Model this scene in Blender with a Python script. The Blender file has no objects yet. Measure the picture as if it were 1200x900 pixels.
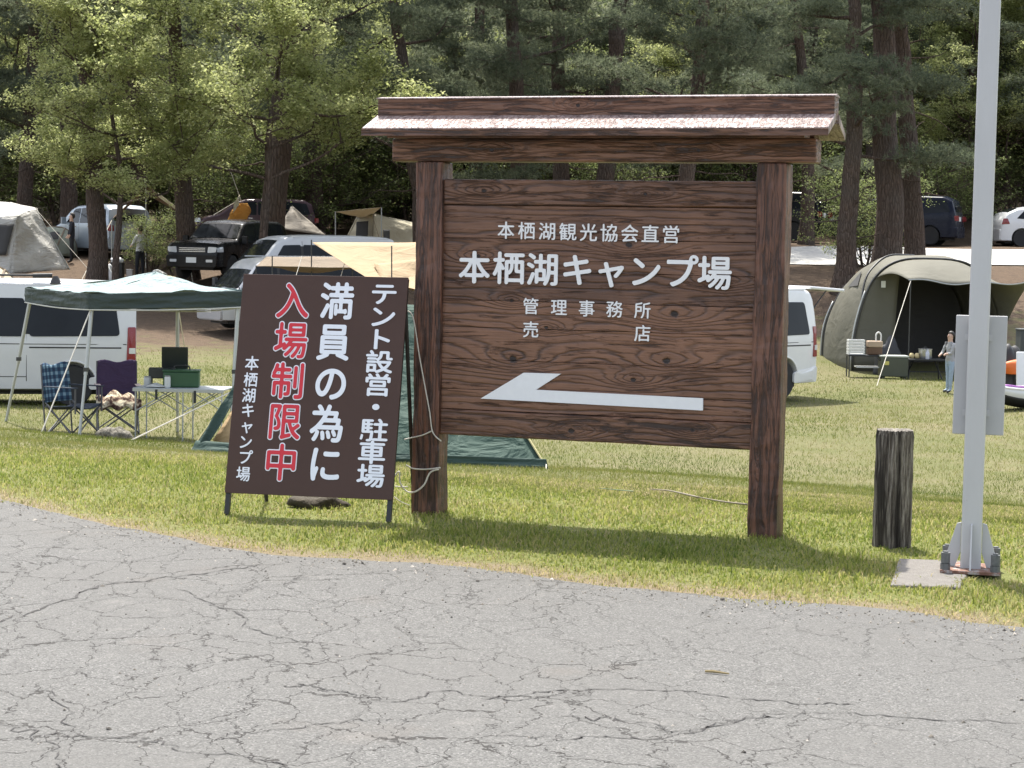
import bpy, bmesh, math, random
import numpy as np
from mathutils import Vector, Matrix

# ------------------------------------------------------------------ camera, sky, sun, exposure
scene = bpy.context.scene
F_PX, HOR, EYE, ROLL = 2300.0, 290.0, 1.55, math.radians(1.08)
PITCH = math.atan((450 - HOR) / F_PX)
FW = np.array([0, math.cos(PITCH), -math.sin(PITCH)])
UP0 = np.array([0, math.sin(PITCH), math.cos(PITCH)])
UPV = math.cos(ROLL) * UP0 - math.sin(ROLL) * np.array([1.0, 0, 0])
RT = math.cos(ROLL) * np.array([1.0, 0, 0]) + math.sin(ROLL) * UP0
CAM = np.array([0, 0, EYE])
cam_data = bpy.data.cameras.new('camera')
cam_data.sensor_width = 36.0
cam_data.lens = 36.0 * F_PX / 1200.0
cam_data.clip_start, cam_data.clip_end = 0.1, 2000
cam = bpy.data.objects.new('camera', cam_data)
scene.collection.objects.link(cam)
cam.matrix_world = Matrix(((RT[0], UPV[0], -FW[0], CAM[0]), (RT[1], UPV[1], -FW[1], CAM[1]),
                           (RT[2], UPV[2], -FW[2], CAM[2]), (0, 0, 0, 1)))
scene.camera = cam

SUN_EL = math.radians(64)
SUN_AZ = math.atan2(-0.20, 1.0)          # clockwise from +Y: sun stands beyond the sign, a little left
world = bpy.data.worlds.new('World')
scene.world = world
world.use_nodes = True
wn = world.node_tree.nodes
wn.clear()
sky = wn.new('ShaderNodeTexSky')
sky.sky_type = 'NISHITA'
sky.sun_disc = False
sky.sun_elevation = SUN_EL
sky.sun_rotation = SUN_AZ
sky.altitude = 900
sky.dust_density = 5.0
sky.ozone_density = 0.3
bg = wn.new('ShaderNodeBackground')
bg.inputs['Strength'].default_value = 0.15
wo = wn.new('ShaderNodeOutputWorld')
hs = wn.new('ShaderNodeHueSaturation')          # thin white haze: a less saturated sky
hs.inputs['Saturation'].default_value = 0.5
world.node_tree.links.new(sky.outputs[0], hs.inputs['Color'])
world.node_tree.links.new(hs.outputs[0], bg.inputs[0])
world.node_tree.links.new(bg.outputs[0], wo.inputs[0])
sun_data = bpy.data.lights.new('sun', 'SUN')
sun_data.energy = 3.2
sun_data.angle = math.radians(0.53)
sun_data.color = (1.0, 0.955, 0.87)
sun = bpy.data.objects.new('sun', sun_data)
scene.collection.objects.link(sun)
to_sun = Vector((math.sin(SUN_AZ) * math.cos(SUN_EL), math.cos(SUN_AZ) * math.cos(SUN_EL), math.sin(SUN_EL)))
sun.rotation_euler = (-to_sun).to_track_quat('-Z', 'Y').to_euler()
sun.location = (0, 0, 30)
vs = scene.view_settings
vs.view_transform = 'Standard'
vs.look = 'None'
vs.exposure = 1.5
vs.gamma = 1.0
vs.use_curve_mapping = False
scene.cycles.max_bounces = 5
scene.cycles.transparent_max_bounces = 8
scene.cycles.use_denoising = True

# ------------------------------------------------------------------ helpers
def ray(x, y):
    return FW + RT * (x - 600) / F_PX - UPV * (y - 450) / F_PX
def G(x, y, z=0.0):
    d = ray(x, y); return CAM + d * ((z - EYE) / d[2])
def PY(x, y, Y):
    d = ray(x, y); return CAM + d * (Y / d[1])
def on_plane(x, y, p0, n):
    d = ray(x, y); return CAM + d * (np.dot(p0 - CAM, n) / np.dot(d, n))
COL = scene.collection
rng = np.random.default_rng(7)
random.seed(7)

def tag(o, label=None, cat=None, group=None, kind=None):
    if label: o['label'] = label
    if cat: o['category'] = cat
    if group: o['group'] = group
    if kind: o['kind'] = kind
    return o
def empty(name, loc=(0, 0, 0), rz=0.0, label=None, cat=None, group=None):
    o = bpy.data.objects.new(name, None)
    o.empty_display_size = 0.2
    COL.objects.link(o)
    o.location = Vector([float(v) for v in loc]); o.rotation_euler = (0, 0, rz)
    return tag(o, label, cat, group)
def link(name, me, mat=None, parent=None):
    o = bpy.data.objects.new(name, me)
    COL.objects.link(o)
    if mat is not None and len(me.materials) == 0:
        me.materials.append(mat)
    if parent is not None:
        o.parent = parent
    return o
def copy_tree(o, parent=None):
    c = o.copy(); COL.objects.link(c); c.parent = parent
    for ch in [k for k in o.children]:
        copy_tree(ch, c)
    return c
def np_mesh(name, verts, faces, smooth=False, attrs=None):
    """verts (N,3), faces (M,k) array"""
    me = bpy.data.meshes.new(name)
    verts = np.asarray(verts, dtype=np.float32); faces = np.asarray(faces, dtype=np.int32)
    m, k = faces.shape
    me.vertices.add(len(verts)); me.vertices.foreach_set('co', verts.ravel())
    me.loops.add(m * k); me.loops.foreach_set('vertex_index', faces.ravel())
    me.polygons.add(m)
    me.polygons.foreach_set('loop_start', np.arange(0, m * k, k, dtype=np.int32))
    if smooth:
        me.polygons.foreach_set('use_smooth', np.ones(m, dtype=bool))
    for an, av in (attrs or {}).items():
        a = me.attributes.new(an, 'FLOAT', 'POINT')
        a.data.foreach_set('value', np.asarray(av, dtype=np.float32))
    me.update(calc_edges=True)
    return me

class MB:
    def __init__(s): s.v = []; s.f = []
    def add(s, vs_, fs):
        o = len(s.v)
        s.v += [tuple(float(c) for c in v) for v in vs_]
        s.f += [tuple(i + o for i in f) for f in fs]
        return s
    def box(s, c, d, rot=None):
        hx, hy, hz = d[0] / 2, d[1] / 2, d[2] / 2
        P = [Vector((x, y, z)) for x in (-hx, hx) for y in (-hy, hy) for z in (-hz, hz)]
        if rot is not None: P = [rot @ p for p in P]
        c = Vector([float(q) for q in c])
        return s.add([p + c for p in P], [(0, 1, 3, 2), (4, 6, 7, 5), (0, 4, 5, 1), (2, 3, 7, 6), (0, 2, 6, 4), (1, 5, 7, 3)])
    def tube(s, pts, r, n=8, cap=True):
        pts = [Vector([float(q) for q in p]) for p in pts]
        rs = [r] * len(pts) if isinstance(r, (int, float)) else list(r)
        vs_, fs = [], []
        ref = None
        for i, p in enumerate(pts):
            t = (pts[min(i + 1, len(pts) - 1)] - pts[max(i - 1, 0)]).normalized()
            if ref is None:
                ref = t.orthogonal().normalized()
            ref = (ref - t * ref.dot(t))
            ref = ref.normalized() if ref.length > 1e-6 else t.orthogonal().normalized()
            b = t.cross(ref)
            for k in range(n):
                a = 2 * math.pi * k / n
                vs_.append(p + (ref * math.cos(a) + b * math.sin(a)) * rs[i])
        for i in range(len(pts) - 1):
            for k in range(n):
                fs.append((i * n + k, i * n + (k + 1) % n, (i + 1) * n + (k + 1) % n, (i + 1) * n + k))
        if cap:
            fs.append(tuple(reversed(range(n)))); fs.append(tuple(range((len(pts) - 1) * n, len(pts) * n)))
        return s.add(vs_, fs)
    def lathe(s, prof, c=(0, 0, 0), n=20, axis='z'):
        vs_, fs = [], []
        for (r, h) in prof:
            for k in range(n):
                a = 2 * math.pi * k / n
                x, y = r * math.cos(a), r * math.sin(a)
                v = (x, y, h) if axis == 'z' else ((x, h, y) if axis == 'y' else (h, x, y))
                vs_.append((v[0] + c[0], v[1] + c[1], v[2] + c[2]))
        for i in range(len(prof) - 1):
            for k in range(n):
                fs.append((i * n + k, i * n + (k + 1) % n, (i + 1) * n + (k + 1) % n, (i + 1) * n + k))
        if prof[0][0] > 1e-5: fs.append(tuple(reversed(range(n))))
        if prof[-1][0] > 1e-5: fs.append(tuple(range((len(prof) - 1) * n, len(prof) * n)))
        return s.add(vs_, fs)
    def prism(s, poly, ax, t0, t1):
        """poly 2-D outline extruded along axis 'x','y','z' between t0 and t1"""
        n = len(poly)
        def m(p, t):
            return {'x': (t, p[0], p[1]), 'y': (p[0], t, p[1]), 'z': (p[0], p[1], t)}[ax]
        vs_ = [m(p, t0) for p in poly] + [m(p, t1) for p in poly]
        fs = [tuple(range(n)), tuple(reversed(range(n, 2 * n)))]
        fs += [(i, i + n, (i + 1) % n + n, (i + 1) % n) for i in range(n)]
        return s.add(vs_, fs)
    def grid(s, fn, nu, nv, two=0.0):
        """fn(u,v) in 0..1 -> point"""
        vs_ = [fn(i / nu, j / nv) for j in range(nv + 1) for i in range(nu + 1)]
        fs = [(j * (nu + 1) + i, j * (nu + 1) + i + 1, (j + 1) * (nu + 1) + i + 1, (j + 1) * (nu + 1) + i)
              for j in range(nv) for i in range(nu)]
        return s.add(vs_, fs)
    def build(s, name, mat, parent=None, smooth=False, bevel=0.0, solid=0.0, sub=0, angle=None, kind=None):
        me = bpy.data.meshes.new(name)
        me.from_pydata(s.v, [], s.f)
        bm = bmesh.new(); bm.from_mesh(me)
        if solid == 0.0: bmesh.ops.recalc_face_normals(bm, faces=bm.faces)
        bm.to_mesh(me); bm.free()
        if smooth:
            me.polygons.foreach_set('use_smooth', [True] * len(me.polygons))
            if angle: me.set_sharp_from_angle(angle=math.radians(angle))
        me.update()
        o = link(name, me, mat, parent)
        if solid:
            m = o.modifiers.new('solid', 'SOLIDIFY'); m.thickness = solid; m.offset = 0
        if bevel:
            m = o.modifiers.new('bevel', 'BEVEL'); m.width = bevel; m.segments = 2; m.limit_method = 'ANGLE'; m.angle_limit = math.radians(40)
        if sub:
            m = o.modifiers.new('sub', 'SUBSURF'); m.levels = m.render_levels = sub
        if kind: o['kind'] = kind
        return o

# ------------------------------------------------------------------ node material helper
class NT:
    def __init__(s, name):
        s.m = bpy.data.materials.new(name); s.m.use_nodes = True
        s.t = s.m.node_tree; s.n = s.t.nodes; s.n.clear()
        s.out = s.n.new('ShaderNodeOutputMaterial')
    def new(s, typ, **kw):
        nd = s.n.new('ShaderNode' + typ)
        for k, v in kw.items():
            if k.startswith('i_'):
                nd.inputs[k[2:].replace('_', ' ')].default_value = v
            else: setattr(nd, k, v)
        return nd
    def L(s, a, b): s.t.links.new(a, b)
    def put(s, sock, v):
        if isinstance(v, (int, float, tuple)): sock.default_value = v
        else: s.L(v, sock)
    def math(s, op, a, b=None, c=None, clamp=False):
        nd = s.n.new('ShaderNodeMath'); nd.operation = op; nd.use_clamp = clamp
        s.put(nd.inputs[0], a)
        if b is not None: s.put(nd.inputs[1], b)
        if c is not None: s.put(nd.inputs[2], c)
        return nd.outputs[0]
    def noise(s, vec, scale, detail=4, rough=0.55, dist=0.0, out='Fac'):
        nd = s.n.new('ShaderNodeTexNoise'); nd.inputs['Scale'].default_value = scale
        nd.inputs['Detail'].default_value = detail; nd.inputs['Roughness'].default_value = rough
        nd.inputs['Distortion'].default_value = dist
        if vec is not None: s.L(vec, nd.inputs['Vector'])
        return nd.outputs[out]
    def obj(s, gen='Object'): return s.n.new('ShaderNodeTexCoord').outputs[gen]
    def pos(s): return s.n.new('ShaderNodeNewGeometry').outputs['Position']
    def scl(s, vec, v, loc=(0, 0, 0)):
        nd = s.n.new('ShaderNodeMapping'); nd.inputs['Scale'].default_value = v; nd.inputs['Location'].default_value = loc
        s.L(vec, nd.inputs['Vector']); return nd.outputs[0]
    def ramp(s, fac, stops, interp='LINEAR'):
        nd = s.n.new('ShaderNodeValToRGB'); cr = nd.color_ramp; cr.interpolation = interp
        while len(cr.elements) < len(stops): cr.elements.new(0.5)
        for e, (p, c) in zip(cr.elements, stops):
            e.position = p; e.color = (c[0], c[1], c[2], 1) if isinstance(c, tuple) else (c, c, c, 1)
        s.L(fac, nd.inputs[0]); return nd.outputs[0]
    def mix(s, fac, a, b, blend='MIX'):
        nd = s.n.new('ShaderNodeMix'); nd.data_type = 'RGBA'; nd.blend_type = blend
        s.put(nd.inputs[0], fac)
        for sk, v in ((nd.inputs[6], a), (nd.inputs[7], b)):
            if isinstance(v, tuple): sk.default_value = (v[0], v[1], v[2], 1)
            else: s.L(v, sk)
        return nd.outputs[2]
    def bump(s, h, strength=0.5, dist=0.01, normal=None):
        nd = s.n.new('ShaderNodeBump'); nd.inputs['Strength'].default_value = strength; nd.inputs['Distance'].default_value = dist
        s.L(h, nd.inputs['Height'])
        if normal is not None: s.L(normal, nd.inputs['Normal'])
        return nd.outputs[0]
    def bsdf(s, color, rough=0.6, metal=0.0, normal=None, spec=0.5, coat=0.0, trans=0.0):
        b = s.n.new('ShaderNodeBsdfPrincipled')
        if isinstance(color, tuple): b.inputs['Base Color'].default_value = (color[0], color[1], color[2], 1)
        else: s.L(color, b.inputs['Base Color'])
        s.put(b.inputs['Roughness'], rough); s.put(b.inputs['Metallic'], metal)
        b.inputs['Specular IOR Level'].default_value = spec
        b.inputs['Coat Weight'].default_value = coat
        b.inputs['Transmission Weight'].default_value = trans
        if normal is not None: s.L(normal, b.inputs['Normal'])
        return b.outputs[0]
    def done(s, shader): s.L(shader, s.out.inputs['Surface']); return s.m

MATS = {}
def plain(name, col, rough=0.6, metal=0.0, var=0.12, scale=6.0, spec=0.5, coat=0.0, bump=0.0, bscale=40.0):
    """painted / moulded surface with soft mottling"""
    if name in MATS: return MATS[name]
    t = NT(name); v = t.obj()
    n1 = t.noise(v, scale, 5, 0.6)
    c = t.mix(n1, tuple(q * (1 - var) for q in col), tuple(min(1, q * (1 + var)) for q in col))
    n2 = t.noise(v, scale * 7, 3)
    r = t.math('ADD', t.math('MULTIPLY', n2, 0.16), max(0.0, rough - 0.08))
    nm = t.bump(t.noise(v, bscale, 4), bump, 0.02) if bump else None
    MATS[name] = t.done(t.bsdf(c, r, metal, nm, spec, coat)); return MATS[name]
def fabric(name, col, weave=300.0, fold=3.0, fold_s=0.35, var=0.14, translucent=0.0, stain=None):
    if name in MATS: return MATS[name]
    t = NT(name); v = t.obj()
    n1 = t.noise(v, 1.7, 5, 0.6)
    c = t.mix(n1, tuple(q * (1 - var) for q in col), tuple(min(1, q * (1 + var)) for q in col))
    if stain is not None:
        c = t.mix(t.math('MULTIPLY', t.ramp(t.noise(v, 4.0, 6, 0.65), [(0.5, 0.0), (0.75, 1.0)]), 0.5), c, stain)
    w = t.noise(t.scl(v, (1.0, 1.0, 2.2)), fold, 4, 0.5, 1.2)
    nm = t.bump(w, fold_s, 0.12)
    nm = t.bump(t.noise(v, weave, 2), 0.15, 0.002, nm)
    sh = t.bsdf(c, 0.75, 0, nm, 0.25)
    if translucent:
        tr = t.new('BsdfTranslucent'); t.L(c, tr.inputs['Color'])
        mx = t.new('MixShader'); mx.inputs[0].default_value = translucent
        t.L(sh, mx.inputs[1]); t.L(tr.outputs[0], mx.inputs[2]); sh = mx.outputs[0]
    MATS[name] = t.done(sh); return MATS[name]

# ------------------------------------------------------------------ terrain height
def _sm(y, z):
    yy = np.arange(-60, 420, 0.5)
    zz = np.interp(yy, y, z)
    k = np.exp(-0.5 * (np.arange(-8, 9) / 3.2) ** 2); k /= k.sum()
    pad = np.concatenate([np.full(8, zz[0]), zz, np.full(8, zz[-1])])
    return yy, np.convolve(pad, k, 'valid')
LEFT = _sm([-60, 44, 51, 56, 60, 66, 80, 95, 130, 200, 400], [0, 0, 0.25, 0.75, 1.35, 1.95, 2.8, 4.3, 9, 25, 60])
RIGHT = _sm([-60, 42, 48, 54.5, 57, 66, 72, 76, 90, 130, 200, 400], [0, 0, 0.5, 2.0, 2.25, 2.85, 2.95, 3.35, 5.5, 12, 30, 65])
FALL = _sm([-60, -0.3, 10.2, 420], [0, 0, -1.05, -1.05])
def sstep(a, b, x):
    t = np.clip((x - a) / (b - a), 0, 1); return t * t * (3 - 2 * t)
def crest(x): return 13.2 - 0.45 * np.clip(x, -9, 9)
def H(x, y):
    x = np.asarray(x, dtype=float); y = np.asarray(y, dtype=float)
    z = np.interp(y - crest(x), FALL[0], FALL[1])
    w = sstep(-0.03, 0.12, x / np.maximum(np.abs(y), 20.0))
    z = z + np.interp(y, LEFT[0], LEFT[1]) * (1 - w) + np.interp(y, RIGHT[0], RIGHT[1]) * w
    far = sstep(14.0, 22.0, y)
    z = z + far * (0.035 * np.sin(x * 0.9 + y * 0.35) + 0.03 * np.sin(y * 0.8 - x * 0.5))
    return z
def Hf(x, y): return float(H(x, y))
def ground_at(px, py):
    """first terrain point seen through a pixel"""
    d = ray(px, py); t = 5.0
    while t < 200:
        p = CAM + d * t
        if p[2] <= Hf(p[0], p[1]): return p
        t += 0.05
    return CAM + d * t
def at_base(px, Y):
    """ground point in image column px at depth Y"""
    z = 0.0
    for _ in range(6):
        py = 290
        lo, hi = 150, 900
        for _ in range(30):
            py = (lo + hi) / 2
            p = PY(px, py, Y)
            if p[2] > z: lo = py
            else: hi = py
        p = PY(px, py, Y); z = Hf(p[0], p[1])
    return np.array([p[0], p[1], z])
# ------------------------------------------------------------------ ground, roads
EDGE_PX = [(0, 585), (60, 600), (130, 617), (210, 630), (320, 650), (400, 655), (500, 660), (600, 670), (700, 685),
           (800, 697), (900, 707), (1000, 712), (1060, 718), (1130, 730), (1200, 738)]
EDGE = [G(*e)[:2] for e in EDGE_PX]
EDGE = [np.array([-14.0, 25.5]), np.array([-9.0, 19.4]), np.array([-6.0, 15.3]), np.array([-4.2, 13.05])] + EDGE + [np.array([2.9, 7.45]), np.array([4.2, 6.4]), np.array([7, 4.2]), np.array([14, -1.5])]
EDGE = np.array(EDGE)
def edge_y(x): return np.interp(x, EDGE[:, 0], EDGE[:, 1])
def make_ground():
    xs = np.unique(np.concatenate([np.arange(-160, -30, 6.0), np.arange(-30, -8, 1.0), np.arange(-8, 8, 0.35), np.arange(8, 34, 1.0), np.arange(34, 166, 6.0)]))
    ys = np.unique(np.concatenate([np.arange(-60, 0, 6.0), np.arange(0, 8, 0.5), np.arange(8, 30, 0.3), np.arange(30, 76, 0.7), np.arange(76, 140, 3.0), np.arange(140, 401, 10.0)]))
    X, Y = np.meshgrid(xs, ys); Z = H(X, Y)
    V = np.stack([X, Y, Z], -1).reshape(-1, 3)
    nx, ny = len(xs), len(ys)
    i, j = np.meshgrid(np.arange(nx - 1), np.arange(ny - 1))
    a = (j * nx + i).ravel()
    Fc = np.stack([a, a + 1, a + 1 + nx, a + nx], -1)
    me = np_mesh('ground', V, Fc, True, {'verge': np.clip((V[:, 1] - edge_y(V[:, 0])) * 0.5, 0, 1)})
    t = NT('lawn_soil'); p = t.pos()
    sep = t.new('SeparateXYZ'); t.L(p, sep.inputs[0]); x, y = sep.outputs[0], sep.outputs[1]
    yc = t.math('SUBTRACT', y, t.math('SUBTRACT', 13.2, t.math('MULTIPLY', x, 0.45)))
    big = t.noise(p, 0.35, 5, 0.6); mid = t.noise(p, 1.6, 6, 0.65); fine = t.noise(p, 22.0, 5, 0.7); speck = t.noise(p, 90.0, 3, 0.6)
    green = t.mix(fine, (0.085, 0.10, 0.028), (0.20, 0.205, 0.075))
    straw = t.mix(fine, (0.115, 0.098, 0.055), (0.235, 0.205, 0.12))
    mown = t.mix(fine, (0.072, 0.083, 0.028), (0.155, 0.155, 0.066))
    patch = t.ramp(t.math('ADD', t.math('MULTIPLY', big, 0.5), t.math('MULTIPLY', mid, 0.5)), [(0.42, 0.0), (0.62, 1.0)])
    field = t.mix(t.math('MULTIPLY', patch, 0.75), mown, straw)
    near = t.ramp(t.math('ADD', t.math('MULTIPLY', yc, -0.5), t.math('MULTIPLY_ADD', mid, 1.2, -0.1)), [(0.0, 0.0), (0.8, 1.0)])
    c = t.mix(near, field, green)
    va = t.new('Attribute', attribute_name='verge')      # bare, trodden margin along the road
    bare = t.ramp(t.math('ADD', t.math('MULTIPLY', va.outputs['Fac'], 4.5), t.math('MULTIPLY_ADD', mid, 1.6, -0.8)), [(0.35, 1.0), (0.85, 0.0)])
    c = t.mix(bare, c, t.mix(fine, (0.10, 0.078, 0.05), (0.26, 0.215, 0.14)))
    # brown needle litter, its colour darkened in place of missing tree shade
    lit = t.mix(fine, (0.045, 0.029, 0.020), (0.155, 0.11, 0.075))
    lit = t.mix(t.ramp(speck, [(0.55, 0.0), (0.75, 0.6)]), lit, (0.34, 0.27, 0.19))
    lm = t.ramp(t.math('ADD', t.math('MULTIPLY_ADD', t.math('MINIMUM', x, 0.0), -0.03, t.math('MULTIPLY_ADD', y, 0.11, -4.85)), t.math('MULTIPLY_ADD', mid, 2.4, -1.2)), [(0.1, 0.0), (0.7, 1.0)])
    lit = t.mix(t.ramp(t.noise(p, 5.0, 5, 0.7), [(0.45, 0.0), (0.7, 0.7)]), lit, (0.05, 0.036, 0.026))
    lit = t.mix(t.ramp(t.math('MULTIPLY_ADD', y, 0.02, -1.7), [(0.0, 0.0), (0.35, 0.85)]), lit, t.mix(mid, (0.035, 0.045, 0.02), (0.085, 0.10, 0.035)))   # fern and moss up the hill
    c = t.mix(lm, c, lit)
    nm = t.bump(fine, 0.6, 0.05); nm = t.bump(speck, 0.4, 0.01, nm)
    o = link('ground', me, t.done(t.bsdf(c, 0.95, 0, nm, 0.15)))
    o['kind'] = 'structure'
make_ground()

def crack_path(pix, jit, n=14):
    P = np.array([G(*q)[:2] for q in pix]); out = []
    for a, b in zip(P[:-1], P[1:]):
        for k in range(n):
            out.append(a + (b - a) * k / n)
    out.append(P[-1]); out = np.array(out)
    w = rng.normal(0, 1, out.shape); acc = np.zeros_like(out); cur = np.zeros(2)
    for i in range(len(out)):
        cur = cur * 0.75 + w[i] * jit; acc[i] = cur
    return out + acc
def make_road():
    xs = np.arange(-9, 7.01, 0.03)
    rs = rng.normal(0, 1, len(xs)); k = np.exp(-0.5 * (np.arange(-6, 7) / 2.0) ** 2); k /= k.sum()
    k2 = np.exp(-0.5 * (np.arange(-30, 31) / 9.0) ** 2); k2 /= k2.sum()
    jit = np.convolve(rs, k, 'same') * 0.045 + np.convolve(rng.normal(0, 1, len(xs)), k2, 'same') * 0.16
    ey = edge_y(xs) + jit
    rows = [np.stack([xs, ey - f * (ey + 40), np.full_like(xs, 0.006 if f else 0.004)], -1) for f in (0.0, 0.004, 0.03, 0.1, 0.3, 1.0)]
    V = np.concatenate(rows); n = len(xs)
    Fc = np.concatenate([np.stack([np.arange(n - 1) + r * n, np.arange(n - 1) + (r + 1) * n, np.arange(1, n) + (r + 1) * n, np.arange(1, n) + r * n], -1) for r in range(5)])
    me = np_mesh('road', V, Fc[:, ::-1][:, :], True)
    t = NT('worn_asphalt'); p = t.pos()
    sep = t.new('SeparateXYZ'); t.L(p, sep.inputs[0])
    big = t.noise(p, 0.8, 5, 0.6); mid = t.noise(p, 5.0, 5, 0.65)
    ag = t.new('TexVoronoi', voronoi_dimensions='2D', i_Scale=170.0, i_Randomness=1.0); t.L(p, ag.inputs['Vector'])
    agc = t.new('SeparateColor'); t.L(ag.outputs['Color'], agc.inputs[0])
    fine = t.noise(p, 230.0, 3, 0.7)
    c = t.mix(agc.outputs[0], (0.062, 0.061, 0.058), (0.152, 0.149, 0.141))
    c = t.mix(t.ramp(fine, [(0.3, 0.55), (0.5, 0.0)]), c, (0.055, 0.055, 0.055))
    c = t.mix(t.ramp(agc.outputs[1], [(0.93, 0.0), (0.98, 0.6)]), c, (0.25, 0.245, 0.235))
    c = t.mix(t.ramp(big, [(0.35, 0.55), (0.6, 0.0)]), c, (0.105, 0.102, 0.096))
    c = t.mix(t.ramp(mid, [(0.58, 0.0), (0.8, 0.35)]), c, (0.215, 0.205, 0.19))
    # alligator cracks: warped cell edges at two sizes, only where the surface is worn out
    warp = t.noise(p, 2.6, 5, 0.65, 0.0, 'Color')
    wp = t.new('VectorMath', operation='MULTIPLY_ADD'); t.L(warp, wp.inputs[0]); wp.inputs[1].default_value = (0.40, 0.40, 0.0); t.L(p, wp.inputs[2])
    warp2 = t.noise(p, 14.0, 4, 0.7, 0.0, 'Color')
    wp2 = t.new('VectorMath', operation='MULTIPLY_ADD'); t.L(warp2, wp2.inputs[0]); wp2.inputs[1].default_value = (0.05, 0.05, 0.0); t.L(wp.outputs[0], wp2.inputs[2])
    crv = t.scl(wp2.outputs[0], (1.0, 0.5, 1.0))
    cr = None
    worn = t.math('ADD', t.math('MULTIPLY_ADD', sep.outputs[0], -0.16, 0.34), t.math('MULTIPLY_ADD', sep.outputs[1], -0.10, 0.72))
    worn = t.math('ADD', worn, t.math('MULTIPLY_ADD', t.noise(p, 0.55, 3), 2.6, -1.3))
    for sc, wd, off in ((1.9, 0.0056, 0.35), (4.4, 0.0046, 0.28)):
        v = t.new('TexVoronoi', voronoi_dimensions='2D', feature='DISTANCE_TO_EDGE', i_Scale=sc); t.L(crv, v.inputs['Vector'])
        width = t.math('MULTIPLY', t.math('MULTIPLY_ADD', t.noise(p, 7.0, 4), 2.6, -0.55), wd * sc * 0.75)
        line = t.math('SUBTRACT', 1.0, t.math('DIVIDE', v.outputs['Distance'], t.math('MAXIMUM', width, 0.0005)), clamp=True)
        line = t.math('MULTIPLY', t.math('MINIMUM', t.math('MULTIPLY', line, 2.2), 1.0), t.math('MULTIPLY_ADD', t.math('ADD', worn, off), 1.7, -0.2, clamp=True))
        cr = line if cr is None else t.math('MAXIMUM', cr, line)
    pit = t.ramp(t.noise(p, 34.0, 2, 0.5), [(0.735, 0.0), (0.76, 1.0)])
    dark = t.math('MAXIMUM', t.math('MULTIPLY', cr, 0.92), t.math('MULTIPLY', pit, 0.8))
    c = t.mix(t.ramp(t.noise(p, 1.1, 4, 0.6), [(0.62, 0.0), (0.78, 0.45)]), c, (0.125, 0.105, 0.088))
    c = t.mix(dark, c, (0.026, 0.023, 0.020))
    # dusty, slightly green-brown margin along the grass
    ed = t.ramp(t.math('ADD', t.math('MULTIPLY_ADD', sep.outputs[1], 0.5, -4.35), t.math('MULTIPLY_ADD', sep.outputs[0], 0.19, t.math('MULTIPLY', mid, 0.6))), [(0.35, 0.0), (1.0, 0.5)])
    c = t.mix(ed, c, (0.11, 0.106, 0.096))
    h = t.math('SUBTRACT', t.math('MULTIPLY_ADD', agc.outputs[0], 0.35, t.math('MULTIPLY', fine, 0.5)), t.math('MULTIPLY', dark, 2.0))
    nm = t.bump(h, 0.75, 0.006)
    road = link('road', me, t.done(t.bsdf(c, 0.85, 0, nm, 0.3)))
    road['kind'] = 'structure'
    # the long open cracks are real ribbons of dark crumb
    ck = plain('crack_filling', (0.045, 0.042, 0.040), 0.95, var=0.5, scale=40)
    paths = [([(-40, 738), (30, 720), (120, 688), (210, 676), (330, 662)], 0.016, 0.011),
             ([(205, 690), (260, 715), (310, 742), (358, 757), (362, 775)], 0.012, 0.006),
             ([(310, 806), (360, 806), (420, 818), (470, 826), (520, 812), (600, 820), (700, 818)], 0.012, 0.006),
             ([(560, 822), (640, 814), (740, 810), (850, 818), (960, 828), (1010, 826)], 0.010, 0.007),
             ([(640, 840), (720, 845), (800, 860), (870, 848), (950, 836)], 0.014, 0.006),
             ([(560, 865), (660, 868), (760, 868), (840, 856), (900, 838), (1050, 842), (1220, 850)], 0.013, 0.006),
             ([(-20, 850), (60, 870), (150, 862), (230, 880), (330, 900)], 0.016, 0.006),
             ([(215, 705), (280, 695), (340, 685), (375, 672)], 0.010, 0.004),
             ([(60, 800), (75, 840), (62, 880), (70, 920)], 0.014, 0.005),
             ([(200, 880), (290, 860), (400, 850), (520, 845)], 0.014, 0.005)]
    for pix, jit, wd in paths:
        P = crack_path(pix, jit, 18)
        T = np.gradient(P, axis=0); T /= np.linalg.norm(T, axis=1)[:, None] + 1e-9
        N = np.stack([-T[:, 1], T[:, 0]], -1)
        ww = wd * 0.8 * (0.35 + 1.1 * np.abs(rng.normal(0, 0.8, len(P)))) * np.minimum(1, np.minimum(np.arange(len(P)), np.arange(len(P))[::-1]) / 6.0 + 0.1)
        V = np.concatenate([np.c_[P + N * ww[:, None] * 0.5, np.full(len(P), 0.0085)], np.c_[P - N * ww[:, None] * 0.5, np.full(len(P), 0.0085)]])
        n = len(P); i = np.arange(n - 1)
        link('crack', np_mesh('crack', V, np.stack([i, i + n, i + n + 1, i + 1], -1)), ck, road)
    return road
make_road()

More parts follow.
